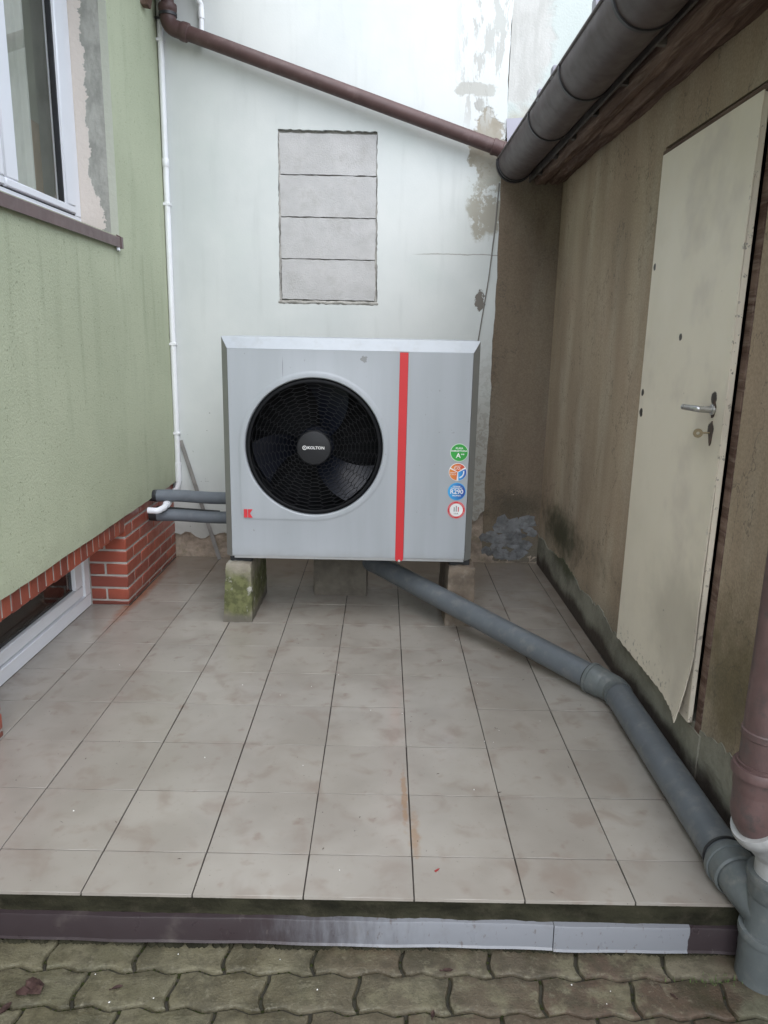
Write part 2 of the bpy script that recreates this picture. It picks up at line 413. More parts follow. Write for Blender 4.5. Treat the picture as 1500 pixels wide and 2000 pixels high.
def m_door():
    b = NB('cream_door_paint')
    c = b.mix(b.mr(b.noise(.55, 4, .55), .35, .7), (.79, .715, .59), (.73, .66, .535))
    c = b.mix(b.mr(b.noise(.8, 4, .6, off=(0, 3, 4)), .52, .72, 0, .5), c, (.56, .49, .42))
    c = b.mix(b.math('MULTIPLY', b.blob((3.1, 2.0, 1.6), (None, .9, .7), .6, 2, .6), .55), c, (.40, .36, .30))
    c = b.mix(b.math('MULTIPLY', b.blob((3.1, 1.75, 4.1), (None, .35, .3), .6, 3, .6), .35), c, (.36, .31, .26))
    for (y, z, r) in ((3.94, 4.27, .05), (3.93, 4.0, .06), (3.95, 5.9, .045), (2.82, 5.0, .045), (1.72, 4.02, .075), (1.72, 4.36, .07)):
        c = b.mix(b.blob((3.1, y, z), (None, r, r), .5, 14, .15, (y, z, 0)), c, (.045, .035, .028))
    ed = b.math('MAXIMUM', b.mr(b.y, 1.50, 1.43), b.mr(b.z, 1.1, .74))
    chip = b.math('MULTIPLY', b.mr(b.noise(11, 5, .7, off=(2, 2, 2)), .58, .62), ed)
    c = b.mix(b.math('MULTIPLY', chip, .55), c, (.075, .058, .045))
    sp = b.mr(b.noise(7.5, 3, .6, off=(9, 9, 2), stretch=(1, 1, .6)), .755, .775, 0, .8); c = b.mix(sp, c, (.13, .11, .09))
    return b.out(c, b.mr(b.noise(3), .3, .7, .36, .5), b.bump(b.noise(2.2, 4), .25, .006), .4)


def m_wood():
    b = NB('weathered_brown_wood')
    g = b.noise(2.2, 6, .65, stretch=(3.2, .22, 3.2), dist=.6); k = b.noise(7, 5, .65, stretch=(3, .25, 3))
    c = b.mix(b.mr(g, .35, .68), (.085, .048, .036), (.20, .135, .105))
    c = b.mix(b.mr(k, .5, .7, 0, .6), c, (.28, .215, .175))
    h = b.math('ADD', g, b.math('MULTIPLY', k, .6))
    return b.out(c, .75, b.bump(h, .9, .012), .25)


def m_edging(dark_from):
    b = NB('edging_metal')
    wob = b.math('ADD', b.x, b.math('MULTIPLY', b.math('SUBTRACT', b.noise(3, 6, .7, stretch=(3, 1, .7)), .5), 1.6))
    pale_wear = b.mr(wob, -1.5, .15)  # pale worn stretch of the paint, with a wavering edge
    if dark_from is not None: pale_wear = b.math('MULTIPLY', pale_wear, b.math('LESS_THAN', b.math('ADD', b.x, b.math('MULTIPLY', b.noise(5), .06)), dark_from))
    c = b.mix(pale_wear, (.036, .027, .029), (.18, .187, .203))
    sc = b.mr(b.noise(8, 5, .7, stretch=(2.2, 1, 1.0), off=(3, 0, 0)), .60, .66, 0, .75); c = b.mix(b.math('MULTIPLY', sc, b.mr(b.x, -2.2, -.6)), c, (.10, .085, .08))
    c = b.mix(b.mr(b.noise(3, 5, .6, off=(7, 2, 1)), .55, .8, 0, .5), c, (.11, .095, .085))
    return b.out(c, b.mr(b.noise(5, 4), .3, .7, .26, .45), b.bump(b.noise(2.5, 3), .3, .004), .28)


def m_block(name, green=1.0):
    b = NB(name)
    c = b.mix(b.mr(b.noise(2.5, 5, .6), .3, .7), (.30, .275, .225), (.205, .18, .145))
    if green: c = b.mix(b.math('MULTIPLY', b.blob((-2.85, 6.0, .5), (.45, None, .42), .7, 4, .4), .9 * green), c, b.mix(b.mr(b.noise(7), .4, .6), (.072, .082, .028), (.14, .15, .06)))
    c = b.mix(b.mr(b.noise(3.4, 5, .65, off=(2, 4, 1)), .58, .68, 0, .8), c, (.42, .41, .37))
    c = b.mix(b.mr(b.z, .2, .08, 0, .8), c, (.13, .12, .10))
    return b.out(c, .85, b.bump(b.noise(18, 5, .65), .7, .006), .25)


def m_glass(name, tint=(.94, .95, .93), refl=1.0):
    b = NB(name); t = b.t
    gl = b.n('ShaderNodeBsdfGlossy'); gl.inputs['Roughness'].default_value = .02; gl.inputs['Color'].default_value = (1, 1, 1, 1)
    tr = b.n('ShaderNodeBsdfTransparent'); tr.inputs['Color'].default_value = tuple(tint) + (1,)
    fr = b.n('ShaderNodeFresnel'); fr.inputs['IOR'].default_value = 1.6
    mx = b.n('ShaderNodeMixShader'); gb = b.n('ShaderNodeNewGeometry'); b.l(b.math('MULTIPLY', b.math('MULTIPLY', b.math('ADD', fr.outputs[0], .05), refl), b.math('SUBTRACT', 1.0, gb.outputs['Backfacing'])), mx.inputs[0]); b.l(tr.outputs[0], mx.inputs[1]); b.l(gl.outputs[0], mx.inputs[2])
    b.l(mx.outputs[0], b.o.inputs[0]); return b.m


M = dict(
    white=m_white_wall(), brown=m_brown_wall(), corner=m_brown_wall('damp_shaded_brown_plaster', .62), green=m_green(), reveal=m_reveal(), tile=m_tile(), paver=m_paver(), brick=m_brick(),  # corner coat: damp tone, darkened further for the shade under the eave
    door=m_door(), wood=m_wood(), edge1=m_edging(None), edge2=m_edging(2.52), blk=m_block('mossy_concrete'), blk2=m_block('dirty_concrete', 0), blk4=simple('brown_damp_concrete', (.155, .122, .092), .85, .35, 3, (.27, .245, .21), .6, .005, 20), blk3=simple('shaded_concrete', (.10, .088, .07), .85, .25, 3, (.16, .14, .11), .5, .004, 20),  # blk3 carries the shade under the unit in its colour
    soil=simple('joint_soil', (.028, .025, .017), .95, .35, 4, (.025, .03, .011), .8, .004, 40),
    grout=simple('dark_grout', (.035, .029, .024), .85, .3, 3, (.11, .09, .075), .6, .001, 50),
    riser=simple('damp_riser_concrete', (.022, .021, .013), .9, .5, 2.2, (.075, .064, .045), .4, .006, 22, stretch=(1, 1, 3), spec=.12),
    mortar=simple('mortar', (.37, .345, .315), .85, .18, 4, (.30, .25, .21), .5, .002, 60),
    aac=simple('aerated_block', (.46, .455, .45), .92, .08, 2.0, (.37, .36, .345), .6, .005, 36, spec=.15),
    gapm=simple('rough_mortar', (.33, .32, .295), .95, .3, 5, (.26, .25, .225), .8, .006, 28, spec=.15),
    pale=m_pale(),
    rubble=simple('crumbling_masonry', (.33, .27, .215), .92, .35, 3.0, (.17, .15, .085), .75, .010, 14, spec=.2),
    pvc=simple('white_pvc', (.80, .82, .86), .34, .02, 1, rv=0),
    pvcold=simple('worn_white_pvc', (.80, .81, .83), .35, .04, 3, (.66, .64, .60), .4),
    gasket=simple('black_gasket', (.012, .013, .015), .5),
    sill=simple('brown_sill_steel', (.115, .075, .074), .38, .1, 3, (.17, .13, .125), .5),
    bpipe=simple('brown_pvc', (.085, .050, .047), .45, .12, 3, (.15, .105, .10), .6, spec=.3),
    bpipe2=simple('dirty_brown_pvc', (.115, .070, .066), .5, .25, 4, (.062, .055, .052), .95, .001, 30, stretch=(1, 1, .5)),
    gutter=simple('dusty_brown_gutter', (.10, .08, .08), .48, .16, 2.5, (.07, .053, .053), .8, stretch=(1, .5, 1), spec=.25),
    gband=simple('dark_gutter_band', (.028, .027, .030), .45),
    dark=simple('dark_board', (.03, .028, .03), .7, .2),
    hollow=simple('dark_void', (.006, .006, .007), .95),
    fascia=simple('grey_brown_fascia', (.06, .05, .046), .7, .25, 2, (.19, .17, .15), .6, .003, 20, stretch=(3, .3, 3)),
    roof=simple('grey_roof_sheet', (.25, .245, .25), .6, .1),
    flash=simple('violet_grey_flashing', (.33, .325, .375), .45, .04, 2),
    gpipe=simple('grey_pvc_pipe', (.105, .119, .132), .38, .10, 2.6, (.20, .20, .19), .6),
    gold=simple('dusty_grey_pvc', (.112, .126, .127), .42, .12, 4, (.215, .21, .195), .65, .0006, 30),
    gpale=simple('pale_grey_pvc', (.40, .40, .395), .40, .08, 5, (.27, .255, .24), .5),
    rubber=simple('black_rubber', (.02, .021, .023), .55),
    insul=simple('grey_foam_insulation', (.125, .142, .165), .62, .10, 3, (.175, .185, .20), .4, .0012, 40),
    panel=m_panel(),
    trim=simple('bright_silver_trim', (.37, .40, .43), .36, .04, 3, (.31, .325, .33), .5),
    side=simple('grey_side_panel', (.215, .22, .21), .40, .05, 2),
    foot=simple('base_rail', (.36, .365, .365), .45, .08, 4),
    red=simple('red_stripe', (.56, .022, .028), .42, .03, 2),
    blackpl=simple('black_grille_plastic', (.017, .0175, .019), .45, .06, 3, spec=.3),
    hub=simple('hub_cap_plastic', (.017, .0175, .020), .5, .03, 3, spec=.3),
    fan=simple('navy_fan_blade', (.007, .009, .016), .36, .08, 2, spec=.28),
    fancase=simple('fan_duct', (.005, .0055, .007), .6, spec=.2),
    silver=simple('worn_silver_metal', (.55, .55, .54), .32, .08, 6, (.33, .32, .30), .5, metal=.85),
    iron=simple('rusty_dark_iron', (.055, .04, .032), .7, .3, 8, (.13, .07, .04), .6),
    keym=simple('brass_key', (.33, .27, .17), .42, .1, 8, metal=.7),
    bar=simple('weathered_grey_bar', (.225, .215, .205), .6, .2, 4, (.33, .30, .27), .5),
    cable=simple('grey_cable', (.19, .18, .165), .6),
    flake=simple('blue_grey_paint_flake', (.185, .19, .192), .7, .35, 5, (.10, .085, .07), .8, .004, 18),
    leaf=simple('dead_leaf', (.045, .026, .023), .8, .4, 9, (.095, .06, .045), .6, spec=.2),
    moss=simple('joint_moss', (.022, .026, .009), .95, .5, 9, (.05, .058, .018), .6, spec=.1),
    speck=simple('pale_grit', (.62, .61, .58), .8),
    curtain=simple('grey_curtain', (.40, .405, .37), .9, .1, 2),
    room=simple('room_wall', (.34, .36, .32), .9, .1, 1),
    backing=simple('dark_brown_backing', (.07, .052, .045), .8, .2, 1.5), board=simple('leaning_board', (.30, .20, .13), .7, .15, 3),
    glass=m_glass('window_glass'), glass2=m_glass('basement_glass', (.8, .78, .76), .45),
    W=simple('print_white', (.80, .80, .80), .45), G=simple('print_green', (.03, .33, .05), .4), O=simple('print_orange', (.70, .16, .03), .4),
    R=simple('print_red', (.58, .035, .045), .4), B=simple('print_blue', (.03, .19, .55), .4), LB=simple('print_sky_blue', (.05, .38, .72), .4),
    PK=simple('print_light_red', (.70, .22, .23), .4), K=simple('print_grey', (.20, .21, .22), .4), LG=simple('print_pale_green', (.55, .74, .55), .4),
)


def gradient(name, c0, c1, x0, x1):
    b = NB(name); return b.out(b.mix(b.mr(b.x, x0, x1, smooth=False), c0, c1), .4)


# ------------------------------------------------------------------ ground and paving
g = MB().box(-900, 900, -900, 900, -1.2, -.545).build('ground', M['paver']); g['kind'] = 'structure'

PL, PR = .785, .375             # paver length, row pitch


def wave(x):
    t = (x / (PL / 2)) % 1.0
    return -.026 + .052 * (t / .66) if t < .66 else .026 - .052 * ((t - .66) / .34)


def paver_outline(gap):
    top = []; h = PL; ph = .10
    xs = [0, .08, .16, .235, .259, .275, .31, .35, .3925, .47, .55, .625, .651, .668, .70, .745, .785]
    end = [(-.018 * math.sin(2 * PI * t) - .030 * math.sin(PI * t), t) for t in (.2, .4, .6, .8)]
    bot = [(x, wave(x + ph)) for x in xs]
    right = [(h + e, PR * t + wave(h + ph) * (1 - t) + wave(h + ph) * t) for e, t in end]
    topp = [(x, PR + wave(x + ph)) for x in reversed(xs)]
    left = [(e, PR * t + wave(ph)) for e, t in reversed(end)]
    return bot + right + topp + left


def inset(poly, d):
    n = len(poly); out = []
    for i in range(n):
        a = Vector(poly[i - 1]); b = Vector(poly[i]); c = Vector(poly[(i + 1) % n])
        e1 = (b - a).normalized(); e2 = (c - b).normalized(); n1 = Vector((-e1.y, e1.x)); n2 = Vector((-e2.y, e2.x))
        m = (n1 + n2); m = m.normalized() / max(.5, m.normalized().dot(n1)); out.append((b.x + m.x * d, b.y + m.y * d))
    return out


pav = MB().box(-9.5, 9.5, -6, -.62, -.60, -.538).build('paving', M['soil']); pav['kind'] = 'structure'; ORG['paving'] = (0, 0, 0)
o0 = paver_outline(0); rings = [(inset(o0, .013), -.09), (inset(o0, .014), -.020), (inset(o0, .022), -.005), (inset(o0, .036), .0)]
mb = MB(); nn = len(o0); vs = []
for lp, z in rings: vs += [(p[0] - PL / 2, p[1] - PR / 2, z) for p in lp]
fs = [(r_ * nn + i, r_ * nn + (i + 1) % nn, (r_ + 1) * nn + (i + 1) % nn, (r_ + 1) * nn + i) for r_ in range(3) for i in range(nn)]
tr = tessellate_polygon([[Vector((p[0], p[1], 0)) for p in rings[3][0]]]); fs += [tuple(i + 3 * nn for i in t) for t in tr]
mb.add(vs, fs)
first = None; joints = []
for j in range(6):
    for i in range(-9, 9):
        x0 = -2.435 + PL * i + (PL / 2 if j % 2 else 0); y0 = -.885 - PR * j
        c = (x0 + PL / 2, y0 + PR / 2, -.5 + random.uniform(-.006, .006))
        if c[0] < -6.2 or c[0] > 5.2: continue
        rot = (random.uniform(-.012, .012), random.uniform(-.008, .008), random.uniform(-.006, .006))
        if first is None:
            mb.v = [(v[0] + c[0], v[1] + c[1], v[2] + c[2]) for v in mb.v]
            first = mb.build('paver', M['paver'], pav, origin=c); first.rotation_euler = rot
        else: share(first, c, rot)
        joints.append((x0, y0))
mb = MB()
for x0, y0 in joints:           # moss and dirt in the joints, thickest on the left
    for _ in range(26):
        side = random.random() < .65
        if side:
            t = random.random() * PL; px, py = x0 + t, y0 + wave(t + .10)
        else:
            t = random.random(); px, py = x0 - .03 * math.sin(PI * t) - .018 * math.sin(2 * PI * t), y0 + PR * t
        if py > -.60 or random.random() > (1.0 if px < -1.5 else .45): continue
        r = random.uniform(.008, .02); z = -.530 + random.uniform(-.004, .006)
        a0 = random.random() * 6
        ring = [(px + r * math.cos(a0 + 1.257 * k) * random.uniform(.7, 1.3), py + r * .8 * math.sin(a0 + 1.257 * k), z - .004) for k in range(5)]
        mb.add(ring + [(px, py, z + r * random.uniform(.3, .7))], [(k, (k + 1) % 5, 5) for k in range(5)])
ms = mb.build('moss', M['moss'], sharp=80); ms['kind'] = 'stuff'

# ------------------------------------------------------------------ tiled terrace
ter = MB().box(-5.72, 3.3, -.54, 10.05, -.52, -.017).build('terrace', M['grout']); ter['kind'] = 'structure'; ORG['terrace'] = (0, 0, 0)
mb = MB()                        # damp front riser, a cast face with a rough lip


def riser(u, v):
    x = -5.0 + 8.15 * u; z = -.50 + .47 * v
    return (x, -.552 - .006 * math.sin(x * 9) * math.sin(v * 7) - .012 * random.random() - (.03 if v < .64 and v > .5 else 0), z)


mb.grid(120, 14, riser).build('riser', M['riser'], ter, sharp=80)
full = None; G_ = .0065


def tile_box(x0, x1, y0, y1):
    return MB().box(x0, x1, y0, y1, -.034, 0, .0022)


for i in range(-6, 4):
    for j in range(-1, 10):
        x0, x1 = i + G_, i + 1 - G_; y0, y1 = j + G_, j + 1 - G_
        if i == -6:
            x0 = -5.71
            if j < 2 or j > 6: continue
            if j == 6: y1 = 6.74
        if i == 3: x1 = 3.215
        if j == -1: y0 = -.562
        if j == 9: y1 = 9.97
        dz = random.uniform(-.004, .003)
        if -6 < i < 3 and 0 <= j < 9:
            c = (i + .5 + random.uniform(-.002, .002), j + .5 + random.uniform(-.002, .002), dz)
            rot = (random.uniform(-.0035, .0035), random.uniform(-.0035, .0035), random.uniform(-.002, .002))
            if full is None:
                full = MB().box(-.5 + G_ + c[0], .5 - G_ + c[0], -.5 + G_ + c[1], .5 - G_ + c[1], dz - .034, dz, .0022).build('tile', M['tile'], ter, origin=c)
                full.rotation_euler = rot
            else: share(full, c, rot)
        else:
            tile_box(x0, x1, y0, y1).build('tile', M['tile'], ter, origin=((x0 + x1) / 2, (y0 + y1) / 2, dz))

# metal edging along the step, two lengths
for (xa, xb, mk, lab, dy) in ((-5.0, 1.262, 'edge1', 'long brown painted metal edging strip scratched pale towards its right end', 0),
                              (1.268, 2.99, 'edge2', 'short blue grey metal edging strip beside the grey drain stack', -.012)):
    mb = MB(); n = 40

    def prof(x, k):
        w = .006 * math.sin(x * 3.1) + .004 * math.sin(x * 7.7)
        dz = -.013 * (x + 3) / 4
        return [(x, -.56 + dy, -.195 + dz), (x, -.603 + dy + w, -.202 + dz), (x, -.610 + dy + w, -.216 + dz), (x, -.622 + dy + w, -.425 + dz), (x, -.640 + dy + w, -.440 + dz), (x, -.615 + dy + w, -.444 + dz), (x, -.56 + dy, -.25 + dz)][k]
    vs = [prof(xa + (xb - xa) * i / n, k) for i in range(n + 1) for k in range(7)]
    fs = [(i * 7 + k, i * 7 + (k + 1) % 7, (i + 1) * 7 + (k + 1) % 7, (i + 1) * 7 + k) for i in range(n) for k in range(7)] + [tuple(range(7)), tuple(range(n * 7, n * 7 + 7))]
    mb.add(vs, fs); tag(mb.build('metal_edging', M[mk]), lab, 'edging strip', 'metal edging along the terrace step')
mb = MB()                        # dirt packed under the edging
for k in range(240):
    x = random.uniform(-5, 3); r = random.uniform(.02, .05)
    mb.add([(x - r, -.60, -.50), (x, -.62 - r * .6, -.512), (x + r, -.60, -.50), (x, -.60, -.47 + .02 * random.random())], [(0, 1, 3), (1, 2, 3)])
d = mb.build('dirt', M['riser'], sharp=80); d['kind'] = 'stuff'

# ------------------------------------------------------------------ white end wall with a bricked-up opening
wall = thing('white_wall', 'white plastered end wall behind the heat pump, stained and peeling at its right edge', 'wall', (-1.5, 9.95, 0))


def rag(p, q, n, amp):
    out = []
    for i in range(n):
        t = i / n; dx, dy = q[0] - p[0], q[1] - p[1]; L_ = math.hypot(dx, dy); a = random.uniform(-amp, amp) if i else 0
        out.append((p[0] + dx * t - dy / L_ * a, p[1] + dy * t + dx / L_ * a))
    return out


XZ = lambda a, b, t: (a, t, b)
low = [(-9, .5), (-5.05, .56)] + [(-5.0 + .11 * i, .52 + random.uniform(-.05, .05) + .04 * math.sin(i * .9)) for i in range(1, 55)] + [(1.15, .75), (1.35, 1.2), (1.5, 1.28), (1.62, 1.12), (1.72, .95), (1.80, 1.0), (1.86, 1.15)]
edge = [(1.965 + .012 * math.sin(z * 2.3) + random.uniform(-.012, .012) - (.02 if z < 8.3 else 0) + (.022 if z > 9 else 0), z) for z in np.linspace(1.2, 15.6, 90)]
hole = rag((-2.6, 5.60), (-.54, 5.60), 40, .012) + rag((-.54, 5.60), (-.595, 8.965), 60, .010) + rag((-.595, 8.965), (-2.595, 8.975), 40, .012) + rag((-2.595, 8.975), (-2.6, 5.60), 60, .008)
MB().plate(low + edge + [(-9, 15.6)], [hole], XZ, 9.95, 10.05).build('plaster', M['white'], wall, sharp=30)
MB().box(-9, -2.62, 10.05, 10.9, 0, 15.6).box(-.52, 2.2, 10.05, 10.9, 0, 15.6).box(-2.62, -.52, 10.05, 10.9, 8.99, 15.6).box(-2.62, -.52, 10.05, 10.9, 0, 5.58).build('masonry', M['rubble'], wall)
mb = MB()


def rub(u, v):
    x = -5.05 + 8.3 * u; z = -.05 + 1.7 * v
    n = math.sin(x * 5.1 + z * 3) * .5 + math.sin(x * 11 + 1.7) * math.sin(z * 9) * .5
    return (x, 9.995 + .03 * n + random.uniform(-.018, .018) - (.03 if z < .18 else 0), z)


mb.grid(150, 26, rub).build('crumbling_base', M['rubble'], wall, sharp=80)
MB().box(-2.61, -.53, 10.035, 10.3, 5.55, 9.0).build('mortar_bed', M['gapm'], wall)
zz = [5.685, 6.505, 7.325, 8.135, 8.925]
for k in range(4):
    n = 24; mb = MB(); xl = -2.545 - .012 * k; xr = -.585 - .006 * k
    out = rag((xl, zz[k] + .012), (xr, zz[k] + .010), 24, .007) + rag((xr, zz[k] + .010), (xr, zz[k + 1] - .012), 10, .010) + rag((xr, zz[k + 1] - .012), (xl, zz[k + 1] - .010), 24, .008) + rag((xl, zz[k + 1] - .010), (xl, zz[k] + .012), 10, .008)
    mb.plate(out, [], XZ, 9.978 + random.uniform(-.006, .006), 10.15).build('block', M['aac'], wall)
# lump of mortar along the bottom of the opening
mb = MB()


def lump(u, v):
    x = -2.62 + 2.1 * u; a = PI * v
    return (x, 9.965 - .022 * math.sin(a) + random.uniform(-.006, .006), 5.635 + .035 * math.cos(a) + .006 * math.sin(x * 13) + random.uniform(-.005, .005))


mb.grid(60, 6, lump).build('mortar_ledge', M['gapm'], wall, sharp=80)
mb = MB()
for s_ in (-1, 1):
    def lump2(u, v):
        z = 5.66 + 3.27 * u; a = PI * v; xx = -2.578 if s_ < 0 else -.578
        return (xx + .022 * math.cos(a) * (1 + .5 * math.sin(z * 7)) + random.uniform(-.006, .006), 9.985 - .015 * math.sin(a) + random.uniform(-.006, .006), z)
    mb.grid(70, 4, lump2)
mb.build('mortar_joint', M['gapm'], wall, sharp=80)

up = MB().plate(rag((1.995, 8.9), (14, 8.9), 6, 0) + [(14, 15.3), (1.995, 15.3)], [], XZ, 9.975, 10.9).build('pale_wall', M['pale'])
tag(up, 'pale greenish wall rising above the gutter right of the vertical crack', 'wall')

# ------------------------------------------------------------------ green house on the left
house = thing('green_house', 'green rendered house wall on the left with red brick base and white windows', 'house', (-5.0, 4.0, 0))
GX = -4.925
WY0, WY1, WZ0, WZ1 = 2.0, 7.10, 6.52, 11.2
YZ = lambda a, b, t: (t, a, b)
bot = [(-9.0, 1.745)] + [(y, 1.745 + random.uniform(-.008, .008)) for y in np.linspace(-8, 9.9, 90)] + [(9.948, 1.745)]
MB().plate(bot + [(9.948, 13), (-9, 13)], [[(WY0, WZ0), (WY1, WZ0), (WY1, WZ1), (WY0, WZ1)]], YZ, GX, -5.72).build('wall', M['green'], house, sharp=30)
MB().box(-5.735, GX - .004, WY1 - .012, WY1 + .01, WZ0 + .02, WZ1).build('reveal', M['reveal'], house)
MB().box(-14, -5.73, -9, -8.8, 0, 13).box(-14, -5.73, 9.7, 9.94, 0, 13).box(-14, -13.8, -8.8, 9.7, 0, 13).box(-14, -5.73, -8.8, 9.7, 5.2, 5.6).build('inner_walls', M['room'], house)
MB().box(-14, -5.73, WY1 + .02, 9.7, 5.6, 13).build('room_partition', M['room'], house)
# eave above the frame
MB().box(-5.2, -3.5, -9, 9.94, 12.25, 12.45).build('eave_soffit', M['wood'], house)
MB().box(-14.2, -3.45, -9.2, 9.94, 12.9, 13.2).build('roof', M['roof'], house)
mb = MB(); mb.plate([(GX, 10.76), (GX + .13, 10.74), (GX + .17, 10.90), (GX + 1.25, 12.25), (GX + .95, 12.25), (GX + .10, 11.35), (GX, 11.1)], [], lambda a, b, t: (a, t, b), 8.92, 9.12).build('eave_bracket', M['wood'], house)

# window
PX = -5.545
win = MB()
for z0, z1, y0, y1 in ((6.60, 6.80, WY0, WY1 - .013), (10.95, 11.15, WY0, WY1 - .013), (6.80, 10.95, 6.845, WY1 - .013), (6.80, 10.95, WY0, WY0 + .2)):
    win.box(PX - .2, PX, y0, y1, z0, z1, .012)
win = win.build('window', M['pvc'], house)
for (ya, yb) in ((4.475, 6.80), (2.22, 4.43)):
    sb = MB(); w = .325
    for z0, z1, y0, y1 in ((6.82, 6.935, ya, yb), (10.7, 10.93, ya, yb), (6.935, 10.7, yb - w, yb), (6.935, 10.7, ya, ya + w + .04)):
        sb.box(PX - .15, PX + .035, y0, y1, z0, z1, .018)
    sb.build('sash', M['pvc'], win)
    MB().box(PX - .10, PX - .015, yb - w - .035, yb - w + .01, 6.93, 10.7).box(PX - .10, PX - .015, ya + w - .01, ya + w + .052, 6.93, 10.7).build('gasket', M['gasket'], win)
    MB().box(PX - .075, PX - .055, ya + w - .02, yb - w + .02, 6.91, 10.72).build('pane', M['glass'], win)
MB().box(PX - .15, PX - .03, 2.2, 6.84, 6.78, 6.83).box(PX - .15, PX - .03, 4.425, 4.48, 6.8, 11).box(PX - .15, PX - .012, 6.795, 6.85, 6.8, 11).build('gasket', M['gasket'], win)
cur = MB()
for (ya, yb, ph) in ((4.8, 5.8, 0), (2.3, 3.6, 2)):
    cur.grid(60, 2, lambda u, v: (PX - .135 + .03 * math.sin(u * 17 + ph) + .012 * math.sin(u * 41), ya + (yb - ya) * u, 6.3 + 4.6 * v))
cur.build('curtain', M['curtain'], house)
MB().box(PX - .62, PX - .52, 5.3, 6.9, 6.2, 8.2).build('chair_back', M['board'], house)
MB().tube([(PX - .45, 6.05, 6.6), (PX - .48, 6.3, 8.0)], .03, 8).build('stick', M['speck'], house)
MB().box(PX - 2.6, PX - .25, 2.2, 7.3, 6.55, 6.72).build('inner_sill', M['pvc'], house)
mb = MB()
sp_ = [(-5.55, 6.735), (-4.875, 6.492), (-4.86, 6.478), (-4.86, 6.325), (-4.875, 6.325), (-4.89, 6.455), (-5.55, 6.695)]
vs = [(p[0], y, p[1]) for y in (1.7, 6.955) for p in sp_]; k = len(sp_)
mb.add(vs, [(i, (i + 1) % k, k + (i + 1) % k, k + i) for i in range(k)] + [tuple(range(k)), tuple(range(k, 2 * k))])
sl = mb.build('window_sill', M['sill'], house)
mb = MB().plate([(-4.93, 6.315), (-4.845, 6.315), (-4.845, 6.50), (-4.93, 6.54)], [], lambda a, b, t: (a, t, b), 6.958, 7.05)
mb.build('end_cap', M['sill'], sl)
MB().box(-4.91, -4.865, 6.86, 6.94, 6.27, 6.33, .01, .01).build('sealant_blob', M['pvc'], sl)

# basement window
bx = -5.70; bw = MB()
for z0, z1, y0, y1 in ((0.004, .235, 2.1, 6.735), (1.30, 1.5, 2.1, 6.735), (.235, 1.30, 6.50, 6.735), (.235, 1.30, 2.1, 2.3)):
    bw.box(bx - .2, bx, y0, y1, z0, z1, .012)
bw = bw.build('basement_window', M['pvc'], house)
sb = MB()
for z0, z1, y0, y1 in ((.255, .46, 2.32, 6.48), (1.1, 1.29, 2.32, 6.48), (.46, 1.1, 6.17, 6.48), (.46, 1.1, 2.32, 2.6)):
    sb.box(bx - .2, bx - .03, y0, y1, z0, z1, .016)
sb.build('sash', M['pvc'], bw)
MB().box(bx - .15, bx - .1, 2.3, 6.5, .24, .5).box(bx - .15, bx - .1, 6.14, 6.5, .24, 1.29).build('gasket', M['gasket'], bw)
MB().box(bx - .12, bx - .095, 2.58, 6.19, .44, 1.12).build('pane', M['glass2'], bw)
MB().box(-13.8, -5.74, -8.8, 9.7, -.2, -.15).build('basement_floor', M['hollow'], house)
MB().box(-6.02, -5.98, 2.1, 7.4, 0, 1.5).build('basement_backing', M['backing'], house)  # dark sheet added close behind the pane to keep it flat and dark

# brick base
MB().box(-5.9, -5.014, 6.747, 9.94, 0, 1.74).box(-5.9, -5.014, -8.9, 2.055, -.5, 1.74).box(-5.9, -5.010, 2.055, 6.747, 1.46, 1.9).build('mortar_bed', M['mortar'], house)


def brick(x0, x1, y0, y1, z0, z1, cache={}):
    key = tuple(round(q, 3) for q in (x1 - x0, y1 - y0, z1 - z0)); c = ((x0 + x1) / 2, (y0 + y1) / 2, (z0 + z1) / 2)
    r = (random.uniform(-.004, .004), random.uniform(-.004, .004), random.uniform(-.004, .004))
    c = (c[0] + random.uniform(-.003, .003), c[1], c[2])
    if key in cache: share(cache[key], c, r)
    else: cache[key] = MB().box(x0, x1, y0, y1, z0, z1, .014).build('brick', M['brick'], house, origin=c)


BL, BH, J = .80, .385, .031
for kk in range(-1, 7):
    z0 = .112 + .24 * kk; z1 = z0 + .207
    if kk < 0: z0 = .006; z1 = .085
    odd = kk % 2
    # far pier: end face (facing the yard) and long face
    if odd:
        brick(-5.69, -5.005, 6.735, 6.735 + BH, z0, z1); y = 6.735 + BH + J
    else:
        brick(-5.005 - BH, -5.005, 6.735, 6.735 + BL, z0, z1); brick(-5.69, -5.005 - BH - J, 6.735, 6.735 + .3, z0, z1); y = 6.735 + BL + J
    while y < 9.85:
        y1 = min(y + BL, 9.93)
        if y1 - y > .08: brick(-5.005 - BH, -5.005, y, y1, z0, z1)
        y += BL + J
    # near pier, running out of the frame towards the viewer
    y = 2.075; fst = True
    while y > -3.5:
        L_ = BH if (fst and odd) else BL; brick(-5.005 - BH, -5.005, y - L_, y, z0, z1); y -= L_ + J; fst = False
y = 2.09
while y < 6.70:
    h = random.uniform(-.008, .008); brick(-5.30, -5.0, y, y + .213, 1.425 + h, 1.75 + h); y += .2445

# ------------------------------------------------------------------ shed on the right
shed = thing('shed', 'brown plastered shed on the right with a cream painted door under a wooden eave', 'shed', (3.2, 5, 0))


def wx(y): return 3.205 + .010 * (10 - y)


